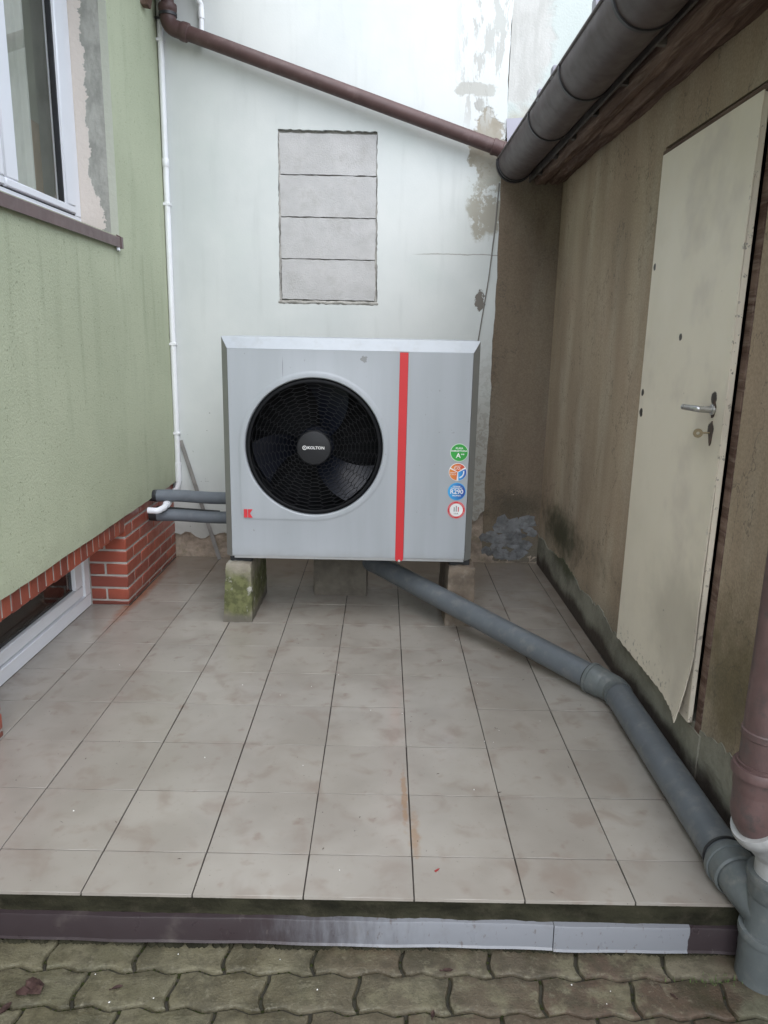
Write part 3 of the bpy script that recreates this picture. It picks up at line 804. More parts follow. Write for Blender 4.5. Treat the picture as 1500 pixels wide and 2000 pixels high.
MB().plate([(-3.2, -.5), (1.325, -.5), (1.325, 7.42), (4.25, 7.42), (4.25, -.5), (9.97, -.5), (9.97, 8.45), (-3.2, 8.45)], [], lambda a, b, t: (wx(a) + t, a, b), 0, .8).build('wall', M['brown'], shed, sharp=30)
MB().box(3.98, 4.02, 1.0, 4.6, 0, 7.6).build('dark_inside', M['hollow'], shed)
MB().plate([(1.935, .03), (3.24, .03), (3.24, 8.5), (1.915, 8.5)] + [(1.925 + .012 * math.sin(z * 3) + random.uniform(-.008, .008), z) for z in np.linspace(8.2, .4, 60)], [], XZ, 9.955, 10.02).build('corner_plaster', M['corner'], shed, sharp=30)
# plinth, a thicker coat with a wavy upper edge
pl = [(9.96, -.1)] + [(-3.0, -.5)] + [(y, .66 + .06 * math.sin(y * .9 + 1) + .045 * math.sin(y * 2.7) + .03 * math.sin(y * 7.3 + 2) + random.uniform(-.03, .03)) for y in np.linspace(-3, 9.96, 200)]
pm = NB('plinth_plaster')
pc = pm.mix(pm.mr(pm.noise(1.6, 5, .6), .35, .7), (.27, .26, .21), (.18, .17, .135))
pc = pm.mix(pm.mr(pm.math('ADD', pm.z, pm.math('MULTIPLY', pm.noise(1.3, 5), .55)), .62, .40), pc, (.065, .052, .042))
pc = pm.mix(pm.math('MULTIPLY', pm.blob((3.2, 7.6, .85), (None, 1.0, .35), .6, 2, .5), .8), pc, (.055, .06, .03))
pm = pm.out(pc, .85, pm.bump(pm.noise(9, 5, .65), .8, .010), .2)
MB().plate(pl, [], lambda a, b, t: (wx(a) + t, a, b), -.012, .1).build('plinth', pm, shed, sharp=30)
# door
dx = 3.165
dr = MB().box(dx + .012, dx + .075, 1.44, 4.03, .70, 7.26, .008).build('door', M['door'], shed)
mb = MB()


def sheet(u, v):
    y = 4.035 - 2.60 * u; z = .672 + 6.60 * v
    k = max(0, (u - .62) / .38) ** 1.6 * max(0, (.13 - v) / .13) ** 1.3
    off = -.13 * k + .006 * math.sin(z * 1.9) * u - .02 * max(0, (u - .9) / .1) * (1 - v) ** 2
    jag = random.uniform(-.012, .012) if v == 0 else 0
    return (dx + off, y + (random.uniform(-.006, .006) if u == 1 else 0), z + jag + (.035 * u if v == 0 else 0))


mb.grid(40, 90, sheet)
n = len(mb.v); mb.v += [(a + .010, b, c) for a, b, c in mb.v]; mb.f += [tuple(i + n for i in reversed(f)) for f in list(mb.f)]
W_ = 41; bd = [(i, i + 1) for i in range(40)] + [(90 * W_ + i + 1, 90 * W_ + i) for i in range(40)] + [((j + 1) * W_, j * W_) for j in range(90)] + [(j * W_ + 40, (j + 1) * W_ + 40) for j in range(90)]
mb.f += [(a, b, b + n, a + n) for a, b in bd]
mb.build('door_sheet', M['door'], dr, sharp=50)
hb = MB().tube([(dx - .005, 1.70, 4.24), (dx - .16, 1.70, 4.24)], .035, 12)
hb.tube(fillet([(dx - .10, 1.70, 4.24), (dx - .17, 1.70, 4.245), (dx - .19, 1.78, 4.245), (dx - .175, 2.06, 4.235)], .05), [.034] * 6 + [.038] * 6 + [.036] * 5 + [.026] * 2 if False else .034, 12)
hb.lathe((dx - .002, 1.70, 4.24), (-1, 0, 0), [(0, .06), (.02, .058), (.025, .03)], 16)
hb.build('door_handle', M['silver'], dr)
for pp in ([(1.64, 4.27), (1.665, 4.31), (1.69, 4.35), (1.712, 4.31), (1.745, 4.28), (1.74, 4.20), (1.712, 4.15), (1.67, 4.17)], [(1.655, 3.99), (1.672, 4.06), (1.69, 4.12), (1.715, 4.06), (1.74, 3.99), (1.72, 3.92), (1.69, 3.85), (1.665, 3.88)]):
    MB().plate(pp, [], lambda a, b, t: (dx + t, a, b), -.008, .01).build('lock_plate', M['iron'], dr)
kb = MB().tube([(dx - .01, 1.70, 3.99), (dx - .10, 1.705, 3.99)], .010, 8)
kb.lathe((dx - .135, 1.70, 3.985), (0.25, 1, .1), [(-.009, .018), (-.009, .05), (.009, .05), (.009, .018), (-.009, .018)], 18); kb.build('key', M['keym'], dr)
MB().box(3.274, 3.42, 1.33, 1.455, .60, 7.42, .006).box(3.235, 3.42, 1.405, 4.25, 7.285, 7.37, .008).box(3.27, 3.42, 4.06, 4.25, .60, 7.28, .008).build('door_frame', M['wood'], shed)
MB().box(3.26, 3.9, 1.28, 4.25, -.4, .62).build('door_step', pm, shed)
# eave: wooden wall plate, gap, fascia, roof
mb = MB()


def beam(u, v):
    y = -3 + 12.94 * u
    P = [(2.64, 8.45), (2.63, 8.06), (2.68, 8.00), (2.84, 8.035), (2.90, 8.10), (2.98, 8.02), (3.10, 8.05), (3.16, 8.12), (3.30, 8.10), (3.3, 8.45)]
    t = v * 9; k = min(int(t), 8); a = P[k]; b = P[k + 1]; f = t - k
    w = .020 * math.sin(y * 1.7 + k * 2) + .014 * math.sin(y * 4.3 + k)
    return (a[0] + (b[0] - a[0]) * f + w * .6, y, a[1] + (b[1] - a[1]) * f + w + random.uniform(-.006, .006))


mb.grid(110, 18, beam).build('wall_plate', M['wood'], shed, sharp=60)
MB().box(2.50, 2.535, -3, 9.94, 8.07, 8.75, .006).build('fascia_board', M['fascia'], shed)
MB().box(2.535, 2.64, -3, 9.94, 8.42, 8.46).build('eave_gap', M['hollow'], shed)
for y in (9.2, 7.9, 6.6, 5.3, 4.0, 2.7, 1.4, .1): MB().box(2.535, 2.66, y, y + .10, 8.08, 8.16, .006, .01).build('rafter_block', M['fascia'], shed)
mb = MB()


def rf(u, v):
    y = -3.2 + 13.1 * u; x = 2.32 + 8 * v
    return (x, y, 8.86 + .32 * (x - 2.3) + .03 * math.sin(y * 9))


mb.grid(160, 2, rf); n = len(mb.v); mb.v += [(a, b, c - .02) for a, b, c in mb.v]; mb.f += [tuple(i + n for i in f) for f in list(mb.f)]
mb.build('roof', M['roof'], shed)
MB().box(4.0, 10, -3.1, -3.0, -.5, 9).box(10, 10.2, -3, 9.9, -.5, 11).build('far_walls', M['brown'], shed)
# crumbled blue grey paint low in the corner
mb = MB()
for _ in range(46):
    cx = random.uniform(1.98, 3.06); cz = random.uniform(.12, 1.0); r = random.uniform(.08, .22)
    if cx < 2.3 and cz > .75: continue
    a0 = random.random() * 6; k = 7; tilt = random.uniform(-.05, .015); tx = random.uniform(-.03, .03)
    ring = []
    for i in range(k):
        a = a0 + 2 * PI * i / k; rr = r * random.uniform(.65, 1.25); u, v = rr * math.cos(a), rr * .8 * math.sin(a)
        ring.append((min(cx + u, 3.17), 9.94 + tilt * (v / r) - tx * (u / r) * .5 - .012 * random.random(), max(cz + v, .02)))
    mb.add(ring + [(cx, 9.925, cz)], [(i, (i + 1) % k, k) for i in range(k)])
mb.build('peeling_paint', M['flake'], shed, sharp=20, label='blue grey paint peeling in flakes low in the corner')

# ------------------------------------------------------------------ gutter and its pipes
gt = thing('gutter', 'brown half round gutter hung along the eave of the shed', 'gutter', (2.15, 5, 8.35))


def gc(y): return (2.165, y, 8.30 + .012 * (y - 2))


mb = MB(); NG = 22; prof = [(.355, 1), (.335, -1)]; vs = []; ys = [-3, .5, 2, 4, 6, 8, 9.72]; arc = [PI * (1.03 + .94 * 0) + 0] * 0
angs = [PI + .12 * -1 + (PI + .10) * k / NG for k in range(NG + 1)]
for y in ys:
    c = gc(y)
    for a in angs: vs.append((c[0] + .355 * math.cos(a), y, c[2] + .355 * math.sin(a)))
    for a in reversed(angs): vs.append((c[0] + .338 * math.cos(a), y, c[2] + .338 * math.sin(a)))
m = 2 * (NG + 1); fs = [(i * m + k, i * m + (k + 1) % m, (i + 1) * m + (k + 1) % m, (i + 1) * m + k) for i in range(len(ys) - 1) for k in range(m)]
fs += [tuple(range(m)), tuple(range((len(ys) - 1) * m, len(ys) * m))]
mb.add(vs, fs); mb.tube([(gc(y)[0] - .355, y, gc(y)[2] + .055) for y in ys], .022, 10)
mb.build('trough', M['gutter'], gt)
mb = MB(); c = gc(9.75)
mb.plate([(c[0] + .36 * math.cos(a), c[2] + .36 * math.sin(a)) for a in angs], [], XZ, 9.72, 9.76).build('end_cap', M['gutter'], gt)


def band(y, w, r0=.357, r1=.375):
    c = gc(y); mb = MB(); vs = []
    for yy, r in ((y, r0), (y, r1), (y + w, r1), (y + w, r0)):
        for a in angs: vs.append((c[0] + r * math.cos(a), yy, c[2] + r * math.sin(a)))
    k = len(angs); mb.add(vs, [(i * k + j, i * k + j + 1, ((i + 1) % 4) * k + j + 1, ((i + 1) % 4) * k + j) for i in range(4) for j in range(k - 1)])
    return mb


for y in (-.6, 1.95, 4.25, 6.35): band(y, .055).build('bracket', M['gband'], gt)
band(9.52, .05).build('bracket', M['gband'], gt); band(9.66, .07, .357, .385).build('bracket', M['gband'], gt)
for y in (2.6, 4.65, 5.6): MB().box(1.80, 1.86, y, y + .16, 8.36, 8.50, .008).build('hook', M['flash'], gt)

fl = MB().plate([(1.975, 9.24), (2.40, 9.275), (2.42, 8.6), (2.03, 8.5), (2.02, 8.72)], [], XZ, 9.90, 9.915).build('flashing', M['flash'])
tag(fl, 'small violet grey metal flashing plate between gutter end and wall', 'flashing')

dp = thing('downpipe', 'brown sloping downpipe crossing the white wall to the gutter', 'downpipe', (-4.62, 9.66, 11))
A = (-4.60, 9.66, 10.66); Bp = (1.93, 9.66, 8.60); dirv = (Vector(Bp) - Vector(A)).normalized()
MB().tube([A, Bp], .138, 28).build('pipe', M['bpipe'], dp)
MB().tube([(-4.63, 9.66, 10.95), (-4.63, 9.66, 14)], .122, 28).build('pipe', M['bpipe'], dp)
pth = fillet([(-4.63, 9.66, 11.02), (-4.63, 9.66, 10.665), tuple(Vector(A) + dirv * .36)], .22, 10)
eb = MB().tube(pth, .152, 28)
eb.lathe((-4.63, 9.66, 11.03), (0, 0, -1), [(0, .12), (0, .172), (.05, .176), (.10, .172), (.13, .152)], 28)
e = Vector(A) + dirv * .30; eb.lathe(e, dirv, [(-.1, .152), (-.06, .168), (0, .172), (.06, .168), (.08, .138)], 28); eb.build('elbow', M['bpipe'], dp)
e = Vector(Bp) - dirv * .20; MB().lathe(e, dirv, [(-.06, .138), (-.05, .158), (0, .160), (.03, .15), (.14, .15), (.15, .162), (.20, .162), (.22, .13)], 28).build('socket', M['bpipe'], dp)
MB().tube([(-4.63, 9.80, 10.86), (-4.93, 9.80, 10.86)], .022, 8).lathe((-4.63, 9.66, 10.83), (0, 0, 1), [(0, .158), (0, .172), (.05, .172), (.05, .158)], 28).build('pipe_clip', M['gband'], dp)

vp = thing('white_vent_pipe', 'thin white pipe with a jointed top coming down behind the brown sloping pipe', 'pipe', (-4.04, 9.86, 10.4))
MB().tube([(-4.045, 9.86, 10.44), (-4.04, 9.86, 10.94)], .048, 16).build('pipe', M['pvcold'], vp)
MB().lathe((-4.04, 9.86, 10.88), (0, 0, 1), [(0, .048), (0, .060), (.16, .062), (.18, .05)], 16).tube(fillet([(-4.04, 9.86, 11.0), (-4.04, 9.86, 11.12), (-4.09, 9.80, 11.2), (-4.09, 9.80, 11.9)], .05), .055, 16).build('joint', M['pvcold'], vp)

cp = thing('conduit', 'slim white conduit running down the corner of green and white walls', 'conduit', (-4.86, 9.88, 1.6))
MB().tube([(-4.85, 9.885, 11.9), (-4.862, 9.885, 6), (-4.868, 9.885, 1.9)] + [(-4.872, 9.885, 1.72), (-4.90, 9.87, 1.60), (-4.98, 9.85, 1.54)], .060, 18).build('pipe', M['pvcold'], cp)
MB().lathe((-4.857, 9.885, 8.2), (0, 0, 1), [(0, .061), (.01, .068), (.16, .068), (.17, .061)], 18).build('coupling', M['pvcold'], cp)
MB().lathe((-4.87, 9.885, 1.75), (0, 0, 1), [(0, .061), (.01, .070), (.42, .070), (.43, .061)], 18).build('coupling', M['pvcold'], cp)
for z in (10.5, 7.50, 4.72, 2.82):
    MB().box(-4.935, -4.79, 9.82, 9.948, z - .028, z + .028, .006).build('clip', M['pvcold'], cp)

# right-hand downpipe, pale adapter and grey drain
rp = thing('downpipe', 'thick brown downpipe at the right edge bending into a pale grey adapter', 'downpipe', (2.77, -.86, 1.5))
MB().tube([(2.775, -.86, 1.62), (2.775, -.86, 6.6)] + [(2.72, -.8, 7.1), (2.2, -.5, 8.0)], .178, 32).build('pipe', M['bpipe2'], rp)
MB().lathe((2.775, -.86, 1.84), (0, 0, 1), [(0, .178), (.01, .188), (.06, .188), (.07, .178)], 32).build('ring', M['bpipe2'], rp)
s1 = Vector((2.775, -.86, 1.13)); s2 = Vector((3.06, -.835, .80)); sdv = (s2 - s1).normalized()
MB().tube(fillet([(2.775, -.86, 1.62), tuple(s1), tuple(s1 + sdv * .16)], .2, 10), .192, 32).lathe((2.775, -.86, 1.36), (0, 0, 1), [(0, .192), (.06, .20), (.14, .200), (.15, .225), (.20, .228), (.23, .215), (.23, .18)], 32).build('elbow', M['bpipe2'], rp)
MB().lathe(s1 + sdv * .06, sdv, [(0, .19), (-.01, .235), (.02, .25), (.09, .25), (.12, .228), (.20, .215)], 32).tube(fillet([tuple(s1 + sdv * .10), tuple(s2), (3.06, -.83, .44)], .18, 10), [.218 - .04 * (k / 12) ** 1.3 for k in range(13)], 32).build('adapter', M['gpale'], rp)

gp = thing('drain_pipe', 'grey plastic drain pipe running from under the heat pump to the stack', 'drain pipe', (2.95, 1.5, .2))
E_ = Vector((2.955, 3.26, .192)); U_ = Vector((-.50, 7.55, .68)); F_ = Vector((2.955, -.36, .19)); R_ = .186
d1 = (U_ - E_).normalized(); d2 = (F_ - E_).normalized()
MB().tube([tuple(E_ + d1 * .2), tuple(U_)], R_, 36).build('pipe', M['gpipe'], gp)
MB().tube(fillet([tuple(U_ - d1 * .02), tuple(U_ + d1 * .22), tuple(U_ + d1 * .22 + Vector((0, 0, .6)))], .2), R_ * 1.05, 28).build('elbow', M['gpipe'], gp)
MB().tube([tuple(E_ + d2 * .2), tuple(F_)], R_, 36).build('pipe', M['gpipe'], gp)
eb = MB().tube(fillet([tuple(E_ + d1 * .34), tuple(E_), tuple(E_ + d2 * .16)], .3, 12), .199, 36)
eb.lathe(E_ + d1 * .34, d1, [(-.16, .199), (-.12, .212), (.03, .212), (.035, .224), (.085, .224), (.095, .187)], 36); eb.build('elbow', M['gold'], gp)

for P_, D_ in ((E_ + d1 * .345, d1), (F_ - d2 * .12, -d2)): MB().lathe(P_, D_, [(.08, R_ + .001), (.085, R_ + .016), (.108, R_ + .014), (.112, R_ + .001)], 36).build('seal', M['rubber'], gp)
st = thing('drain_stack', 'grey branch fitting standing on the paving in the right corner', 'drain stack', (3.06, -.82, -.5))
sx, sy = 3.06, -.83
MB().tube([(sx, sy, -.50), (sx, sy, .40)], .197, 36).build('pipe', M['gold'], st)
MB().lathe((sx, sy, .36), (0, 0, 1), [(-.04, .197), (0, .213), (.12, .214), (.125, .230), (.155, .235), (.19, .231), (.19, .18)], 36).build('socket', M['gold'], st)
MB().lathe((sx, sy, -.52), (0, 0, 1), [(0, .212), (.27, .213), (.30, .218), (.44, .218), (.445, .236), (.48, .241), (.515, .236), (.515, .198)], 36).build('socket', M['gold'], st)
mb = MB().tube(fillet([tuple(F_ + Vector((0, -.02, 0))), tuple(F_ + Vector((0.02, -.2, -.01))), (sx - .01, sy + .02, .13)], .2, 10), .194, 36)
mb.lathe(F_, -d2, [(-.1, .197), (-.08, .214), (.06, .214), (.065, .228), (.11, .231), (.13, .226), (.13, .187)], 36); mb.build('branch', M['gold'], st)

# ------------------------------------------------------------------ heat pump
FY = 6.10
hp = thing('heat_pump', 'silver grey heat pump with a large round black fan and a red stripe', 'heat pump', (-.92, 6.9, 1.1))
x0, x1, z0, z1 = -2.935, 1.092, 1.205, 4.712
X0, X1, Z1, BY = -3.055, 1.215, 4.905, 7.75
mb = MB()
mb.add([(X0, FY + .14, z0 - .03), (X0, BY, z0 - .03), (X0, BY, Z1 + .02), (X0, FY + .14, Z1)], [(0, 1, 2, 3)])
mb.add([(X1, FY + .14, z0 - .03), (X1, BY, z0 - .03), (X1, BY, Z1 + .02), (X1, FY + .14, Z1)], [(3, 2, 1, 0)])
mb.add([(X0, FY + .14, z0 - .03), (X0, FY + .14, Z1), (x0 - .004, FY + .004, z1), (x0 - .004, FY + .004, z0 - .03)], [(0, 1, 2, 3)])
mb.add([(X1, FY + .14, z0 - .03), (X1, FY + .14, Z1), (x1 + .004, FY + .004, z1), (x1 + .004, FY + .004, z0 - .03)], [(3, 2, 1, 0)])
mb.add([(X0, BY, z0 - .03), (X1, BY, z0 - .03), (X1, BY, Z1), (X0, BY, Z1)], [(0, 1, 2, 3)])
mb.build('casing', M['side'], hp, sharp=20)
MB().add([], [])
mb = MB(); vs = [(X0, FY + .14, Z1), (X1, FY + .14, Z1), (x1 + .004, FY + .002, z1 + .004), (x0 - .004, FY + .002, z1 + .004), (X0, BY, Z1 + .02), (X1, BY, Z1 + .02), (x1 + .004, FY + .02, z1 - .03), (x0 - .004, FY + .02, z1 - .03)]
mb.add(vs, [(0, 1, 2, 3), (4, 5, 1, 0), (3, 2, 6, 7)]); mb.build('top_cover', M['trim'], hp, sharp=15)
MB().box(x0 + .03, x1 - .01, FY + .015, FY + .12, z0 - .055, z0 + .01, .006).box(X0 + .05, X1 - .05, FY + .12, BY, z0 - .05, z0 - .02).build('base_rail', M['foot'], hp)

# front panel with the pressed fan surround
cx, cz, RF = -1.518, 3.105, 1.165
px0, px1 = x0, -.112
angs_ = sorted(set([2 * PI * k / 144 for k in range(144)] + [math.atan2(zc - cz, xc - cx) % (2 * PI) for xc in (px0, px1) for zc in (z0, z1)]))


def emb(a, rr):
    ca, sa = math.cos(a), math.sin(a)
    if ca < -1e-6 and sa < -1e-6:
        cr = .18; q = rr - cr; best = None       # rounded square corner
        t = min(rr / abs(ca), rr / abs(sa)); px, pz = abs(ca) * t, abs(sa) * t
        if px > q and pz > q:
            bq = -2 * q * (abs(ca) + abs(sa)); cq = 2 * q * q - cr * cr; t = (-bq + math.sqrt(bq * bq - 4 * cq)) / 2
        return t
    return rr


def rect(a):
    ca, sa = math.cos(a), math.sin(a); t = 1e9
    if ca > 1e-9: t = min(t, (px1 - cx) / ca)
    if ca < -1e-9: t = min(t, (px0 - cx) / ca)
    if sa > 1e-9: t = min(t, (z1 - cz) / sa)
    if sa < -1e-9: t = min(t, (z0 - cz) / sa)
    return t


loops = [(lambda a: RF - .03, FY + .22), (lambda a: RF - .012, FY + .05), (lambda a: RF - .004, FY + .004), (lambda a: RF + .004, FY - .008), (lambda a: RF + .014, FY - .014), (lambda a: emb(a, 1.222), FY - .014), (lambda a: emb(a, 1.236), FY - .0125), (lambda a: emb(a, 1.250), FY - .008), (lambda a: emb(a, 1.264), FY - .003), (lambda a: min(emb(a, 1.278), rect(a) - .01), FY), (rect, FY)]
mb = MB(); vs = []; na = len(angs_)
for fn, yy in loops:
    for a in angs_: r = fn(a); vs.append((cx + r * math.cos(a), yy, cz + r * math.sin(a)))
fs = [(i * na + k, i * na + (k + 1) % na, (i + 1) * na + (k + 1) % na, (i + 1) * na + k) for i in range(len(loops) - 1) for k in range(na)]
mb.add(vs, fs); fp = mb.build('front_panel', M['panel'], hp, sharp=14)
MB().box(.030, x1, FY, FY + .04, z0, z1, .005).build('service_panel', M['panel'], hp)
MB().plate([(-.110, z0 - .02), (-.09, z0 - .05), (0.0, z0 - .05), (.027, z0 - .02), (.027, z1 - .012), (-.110, z1 - .012)], [], XZ, FY - .008, FY + .04).build('red_stripe', M['red'], hp)
MB().lathe((-.04, FY - .006, z0 - .045), (0, -1, 0), [(0, .022), (.012, .02), (.014, 0.001)], 12).build('screw', M['silver'], hp)
# grille
gr = MB(); GY = FY + .035


def bar(p, q, r=.0048):
    p = Vector(p); q = Vector(q); d_ = (q - p).normalized(); w = d_.cross(Vector((0, 1, 0))).normalized(); u = Vector((0, 1, 0))
    c4 = [w * r, u * -r * 1.6, w * -r, u * r * 3]
    gr.add([p + a for a in c4] + [q + a for a in c4], [(k, (k + 1) % 4, 4 + (k + 1) % 4, 4 + k) for k in range(4)])


NC = 28; hh = .066; dth = 2 * PI / NC


def gp_(a, r): return (cx + r * math.cos(a), GY - .035 * (1 - (r / RF) ** 2), cz + r * math.sin(a))


for cidx in range(NC):
    th = dth * cidx + .02; k = 0
    while True:
        r = .30 + hh * (k + (.5 if cidx % 2 else 0)); k += 1
        if r > RF - .075: break
        bar(gp_(th - .33 * dth, r), gp_(th + .33 * dth, r))
        for sg in (-.5, .5):
            r2 = r + sg * hh
            if .29 < r2 < RF - .07: bar(gp_(th + .33 * dth, r), gp_(th + .67 * dth, r2))
for rr in (.285, RF - .075):
    for k in range(96): bar(gp_(2 * PI * k / 96, rr), gp_(2 * PI * (k + 1) / 96, rr), .009)
gri = gr.build('fan_grille', M['blackpl'], hp, sharp=30)
MB().lathe((cx, GY - .01, cz), (0, 1, 0), [(-.012, RF - .085), (-.022, RF - .07), (-.01, RF - .03), (.03, RF - .014), (.2, RF - .02)], 96).build('grille_ring', M['fancase'], gri, sharp=60)
MB().lathe((cx, GY - .05, cz), (0, 1, 0), [(-.004, .001), (-.004, .262), (.002, .278), (.03, .282)], 64).build('hub_cap', M['hub'], gri, sharp=30)
# duct, fan and coil behind
MB().lathe((cx, FY + .1, cz), (0, 1, 0), [(0, RF - .035), (.12, RF - .06), (.5, RF - .05), (.55, RF + .05)], 72).build('fan_duct', M['fancase'], hp)
mb = MB().box(x0 + .05, px1, FY + 1.35, FY + 1.40, z0, z1)
for k in range(44): z = z0 + .05 + k * .078; mb.box(x0 + .06, px1, FY + 1.33, FY + 1.352, z, z + .012)
mb.build('coil', M['fancase'], hp)
fn_ = MB().lathe((cx, FY + .30, cz), (0, 1, 0), [(0, .001), (0, .28), (.03, .31), (.4, .31)], 40)
fn_ = fn_.build('fan', M['fan'], hp)
for k in range(3):
    a0 = math.radians(-62 + 120 * k)

    def blade(u, v):
        r = .28 + (.80) * v; sweep = .38 * v ** 1.3; wd = .85 - .12 * v
        a = a0 + sweep + wd * (u - .5)
        return (cx + r * math.cos(a), FY + .42 + (u - .5) * (.42 - .14 * v) - .05 * v, cz + r * math.sin(a))
    MB().grid(14, 12, blade).build('blade', M['fan'], fn_, sharp=80)


# writing
def text_mesh(s, size, cx_, cz_, y, bold=0.0, sx_=1.0, rot=0.0):
    cu = bpy.data.curves.new('txt', 'FONT'); cu.body = s; cu.size = size; cu.align_x = 'CENTER'; cu.align_y = 'CENTER'; cu.offset = bold; cu.resolution_u = 3
    ob = bpy.data.objects.new('txt', cu); COL.objects.link(ob); dg = bpy.context.evaluated_depsgraph_get(); dg.update()
    me = bpy.data.meshes.new_from_object(ob.evaluated_get(dg)); mb_ = MB(); ca, sa = math.cos(rot), math.sin(rot)
    vs_ = [(cx_ + (v.co.x * sx_) * ca - v.co.y * sa, y, cz_ + (v.co.x * sx_) * sa + v.co.y * ca) for v in me.vertices]
    fs_ = [tuple(p.vertices) for p in me.polygons]
    bpy.data.objects.remove(ob); bpy.data.curves.remove(cu); bpy.data.meshes.remove(me)
    mb_.add(vs_, fs_); return mb_


def disc(cx_, cz_, r0, r1, y0, y1, a0=0, a1=2 * PI, n=48):
    mb_ = MB()
    if r0 <= 0:
        pts = ([] if abs(a1 - a0 - 2 * PI) < 1e-6 else [(cx_, cz_)]) + [(cx_ + r1 * math.cos(a0 + (a1 - a0) * k / n), cz_ + r1 * math.sin(a0 + (a1 - a0) * k / n)) for k in range(n + (0 if abs(a1 - a0 - 2 * PI) < 1e-6 else 1))]
    else:
        pts = [(cx_ + r1 * math.cos(a0 + (a1 - a0) * k / n), cz_ + r1 * math.sin(a0 + (a1 - a0) * k / n)) for k in range(n + 1)] + [(cx_ + r0 * math.cos(a1 + (a0 - a1) * k / n), cz_ + r0 * math.sin(a1 + (a0 - a1) * k / n)) for k in range(n + 1)]
    mb_.plate(pts, [], XZ, y0, y1); return mb_


HY = GY - .05 - .006
tm = text_mesh('KOLTON', .066, cx + .035, cz + .002, HY - .003, .0015, 1.05)
tm.build('lettering', M['W'], gri)
em = disc(cx - .155, cz + .002, .026, .036, HY - .004, HY); em2 = text_mesh('K', .042, cx - .155, cz + .002, HY - .005, .001); em.v += []
em.add(em2.v, em2.f); em.build('emblem', M['W'], gri)
lg = MB().plate([(-2.715, 1.885), (-2.655, 1.885), (-2.655, 2.03), (-2.715, 2.03)], [], XZ, FY - .028, FY - .018)
lg.plate([(-2.645, 1.885), (-2.645, 2.03), (-2.565, 2.03), (-2.615, 1.958), (-2.565, 1.885), (-2.60, 1.885)], [], XZ, FY - .028, FY - .018)
lg.build('logo', M['R'], hp)
SY = FY - .004
SR = .152
s1_ = disc(.925, 3.075, 0, SR, SY, SY + .01).build('sticker', M['LG'], hp, label='round green energy class sticker reading A++')
disc(.925, 3.075, 0, SR - .010, SY - .002, SY + .005).build('print', M['G'], s1_)
q = text_mesh('KLASA', .042, .925, 3.148, SY - .004, .001); w = text_mesh('ENERGETYCZNA', .035, .925, 3.102, SY - .004, .001); q.add(w.v, w.f)
w = text_mesh('A', .115, .912, 3.022, SY - .004, .002); q.add(w.v, w.f); w = text_mesh('++', .05, .985, 3.045, SY - .004, .002); q.add(w.v, w.f); q.build('lettering', M['W'], s1_)
s2_ = disc(.914, 2.743, 0, SR, SY, SY + .01).build('sticker', M['W'], hp, label='round orange and blue sticker split in three wedges')
og = gradient('print_orange_red', (.72, .24, .04), (.62, .06, .04), .80, 1.02); bl = gradient('print_blue_fade', (.05, .38, .75), (.03, .08, .38), .92, 1.06)
disc(.914, 2.747, 0, SR - .012, SY - .002, SY + .005, math.radians(34), math.radians(150), 24).build('print', og, s2_)
disc(.908, 2.740, 0, SR - .014, SY - .002, SY + .005, math.radians(156), math.radians(266), 24).build('print', og, s2_)
disc(.920, 2.738, 0, SR - .012, SY - .002, SY + .005, math.radians(-86), math.radians(28), 24).build('print', bl, s2_)
q = text_mesh('C.O.', .062, .905, 2.808, SY - .004, .001); w = text_mesh('C.W.U.', .036, .838, 2.702, SY - .004, .0005); q.add(w.v, w.f)
q.plate([(.86, 2.84), (.965, 2.845), (.965, 2.851), (.86, 2.846)], [], XZ, SY - .004, SY).plate([(.785, 2.732), (.885, 2.732), (.885, 2.738), (.785, 2.738)], [], XZ, SY - .004, SY)
w = disc(.92, 2.74, .085, .105, SY - .004, SY, math.radians(-75), math.radians(15), 12); q.add(w.v, w.f); q.build('lettering', M['W'], s2_)
s3_ = disc(.911, 2.407, 0, SR, SY, SY + .01).build('sticker', M['LB'], hp, label='round blue refrigerant sticker reading R290')
b3 = gradient('print_blue_round', (.04, .34, .70), (.025, .045, .30), .80, 1.05)
disc(.911, 2.407, 0, SR - .010, SY - .002, SY + .005).build('print', b3, s3_)
q = text_mesh('CZYNNIK', .030, .905, 2.493, SY - .004, .001); w = text_mesh('CHLODNICZY', .030, .905, 2.463, SY - .004, .001); q.add(w.v, w.f)
w = text_mesh('R290', .108, .909, 2.402, SY - .004, .0015); q.add(w.v, w.f); w = text_mesh('PROPAN', .036, .909, 2.335, SY - .004, .0005); q.add(w.v, w.f); q.build('lettering', M['W'], s3_)
s4_ = disc(.915, 2.085, 0, SR, SY, SY + .01).build('sticker', M['PK'], hp, label='round white sticker with a red rim and three bars')
disc(.915, 2.085, .115, SR - .008, SY - .002, SY + .005).build('print', M['R'], s4_); disc(.915, 2.085, 0, .114, SY - .0025, SY + .005).build('print', M['W'], s4_)
q = MB()
for a0_ in (20, 110, 200, 290):
    w = disc(.915, 2.085, .124, .136, SY - .004, SY, math.radians(a0_), math.radians(a0_ + 58), 10); q.add(w.v, w.f)
q.build('rim_print', M['PK'], s4_)
for bx_, hh_, mk in ((-.035, .075, 'K'), (0, .10, 'K'), (.035, .08, 'R')):
    MB().plate([(.915 + bx_ - .008, 2.085 - .028), (.915 + bx_ + .008, 2.085 - .028), (.915 + bx_ + .008, 2.085 - .03 + hh_), (.915 + bx_ - .008, 2.085 - .02 + hh_)], [], XZ, SY - .005, SY).build('bar_print', M[mk], s4_)
text_mesh('S.G.R.', .034, .915, 2.022, SY - .005, .001).build('lettering', M['K'], s4_)


# support blocks
def block_thing(label, pts_front, pts_back, ztop, mat, rows=10):
    o = (sum(p[0] for p in pts_front) / len(pts_front), pts_front[0][1], 0)
    return o


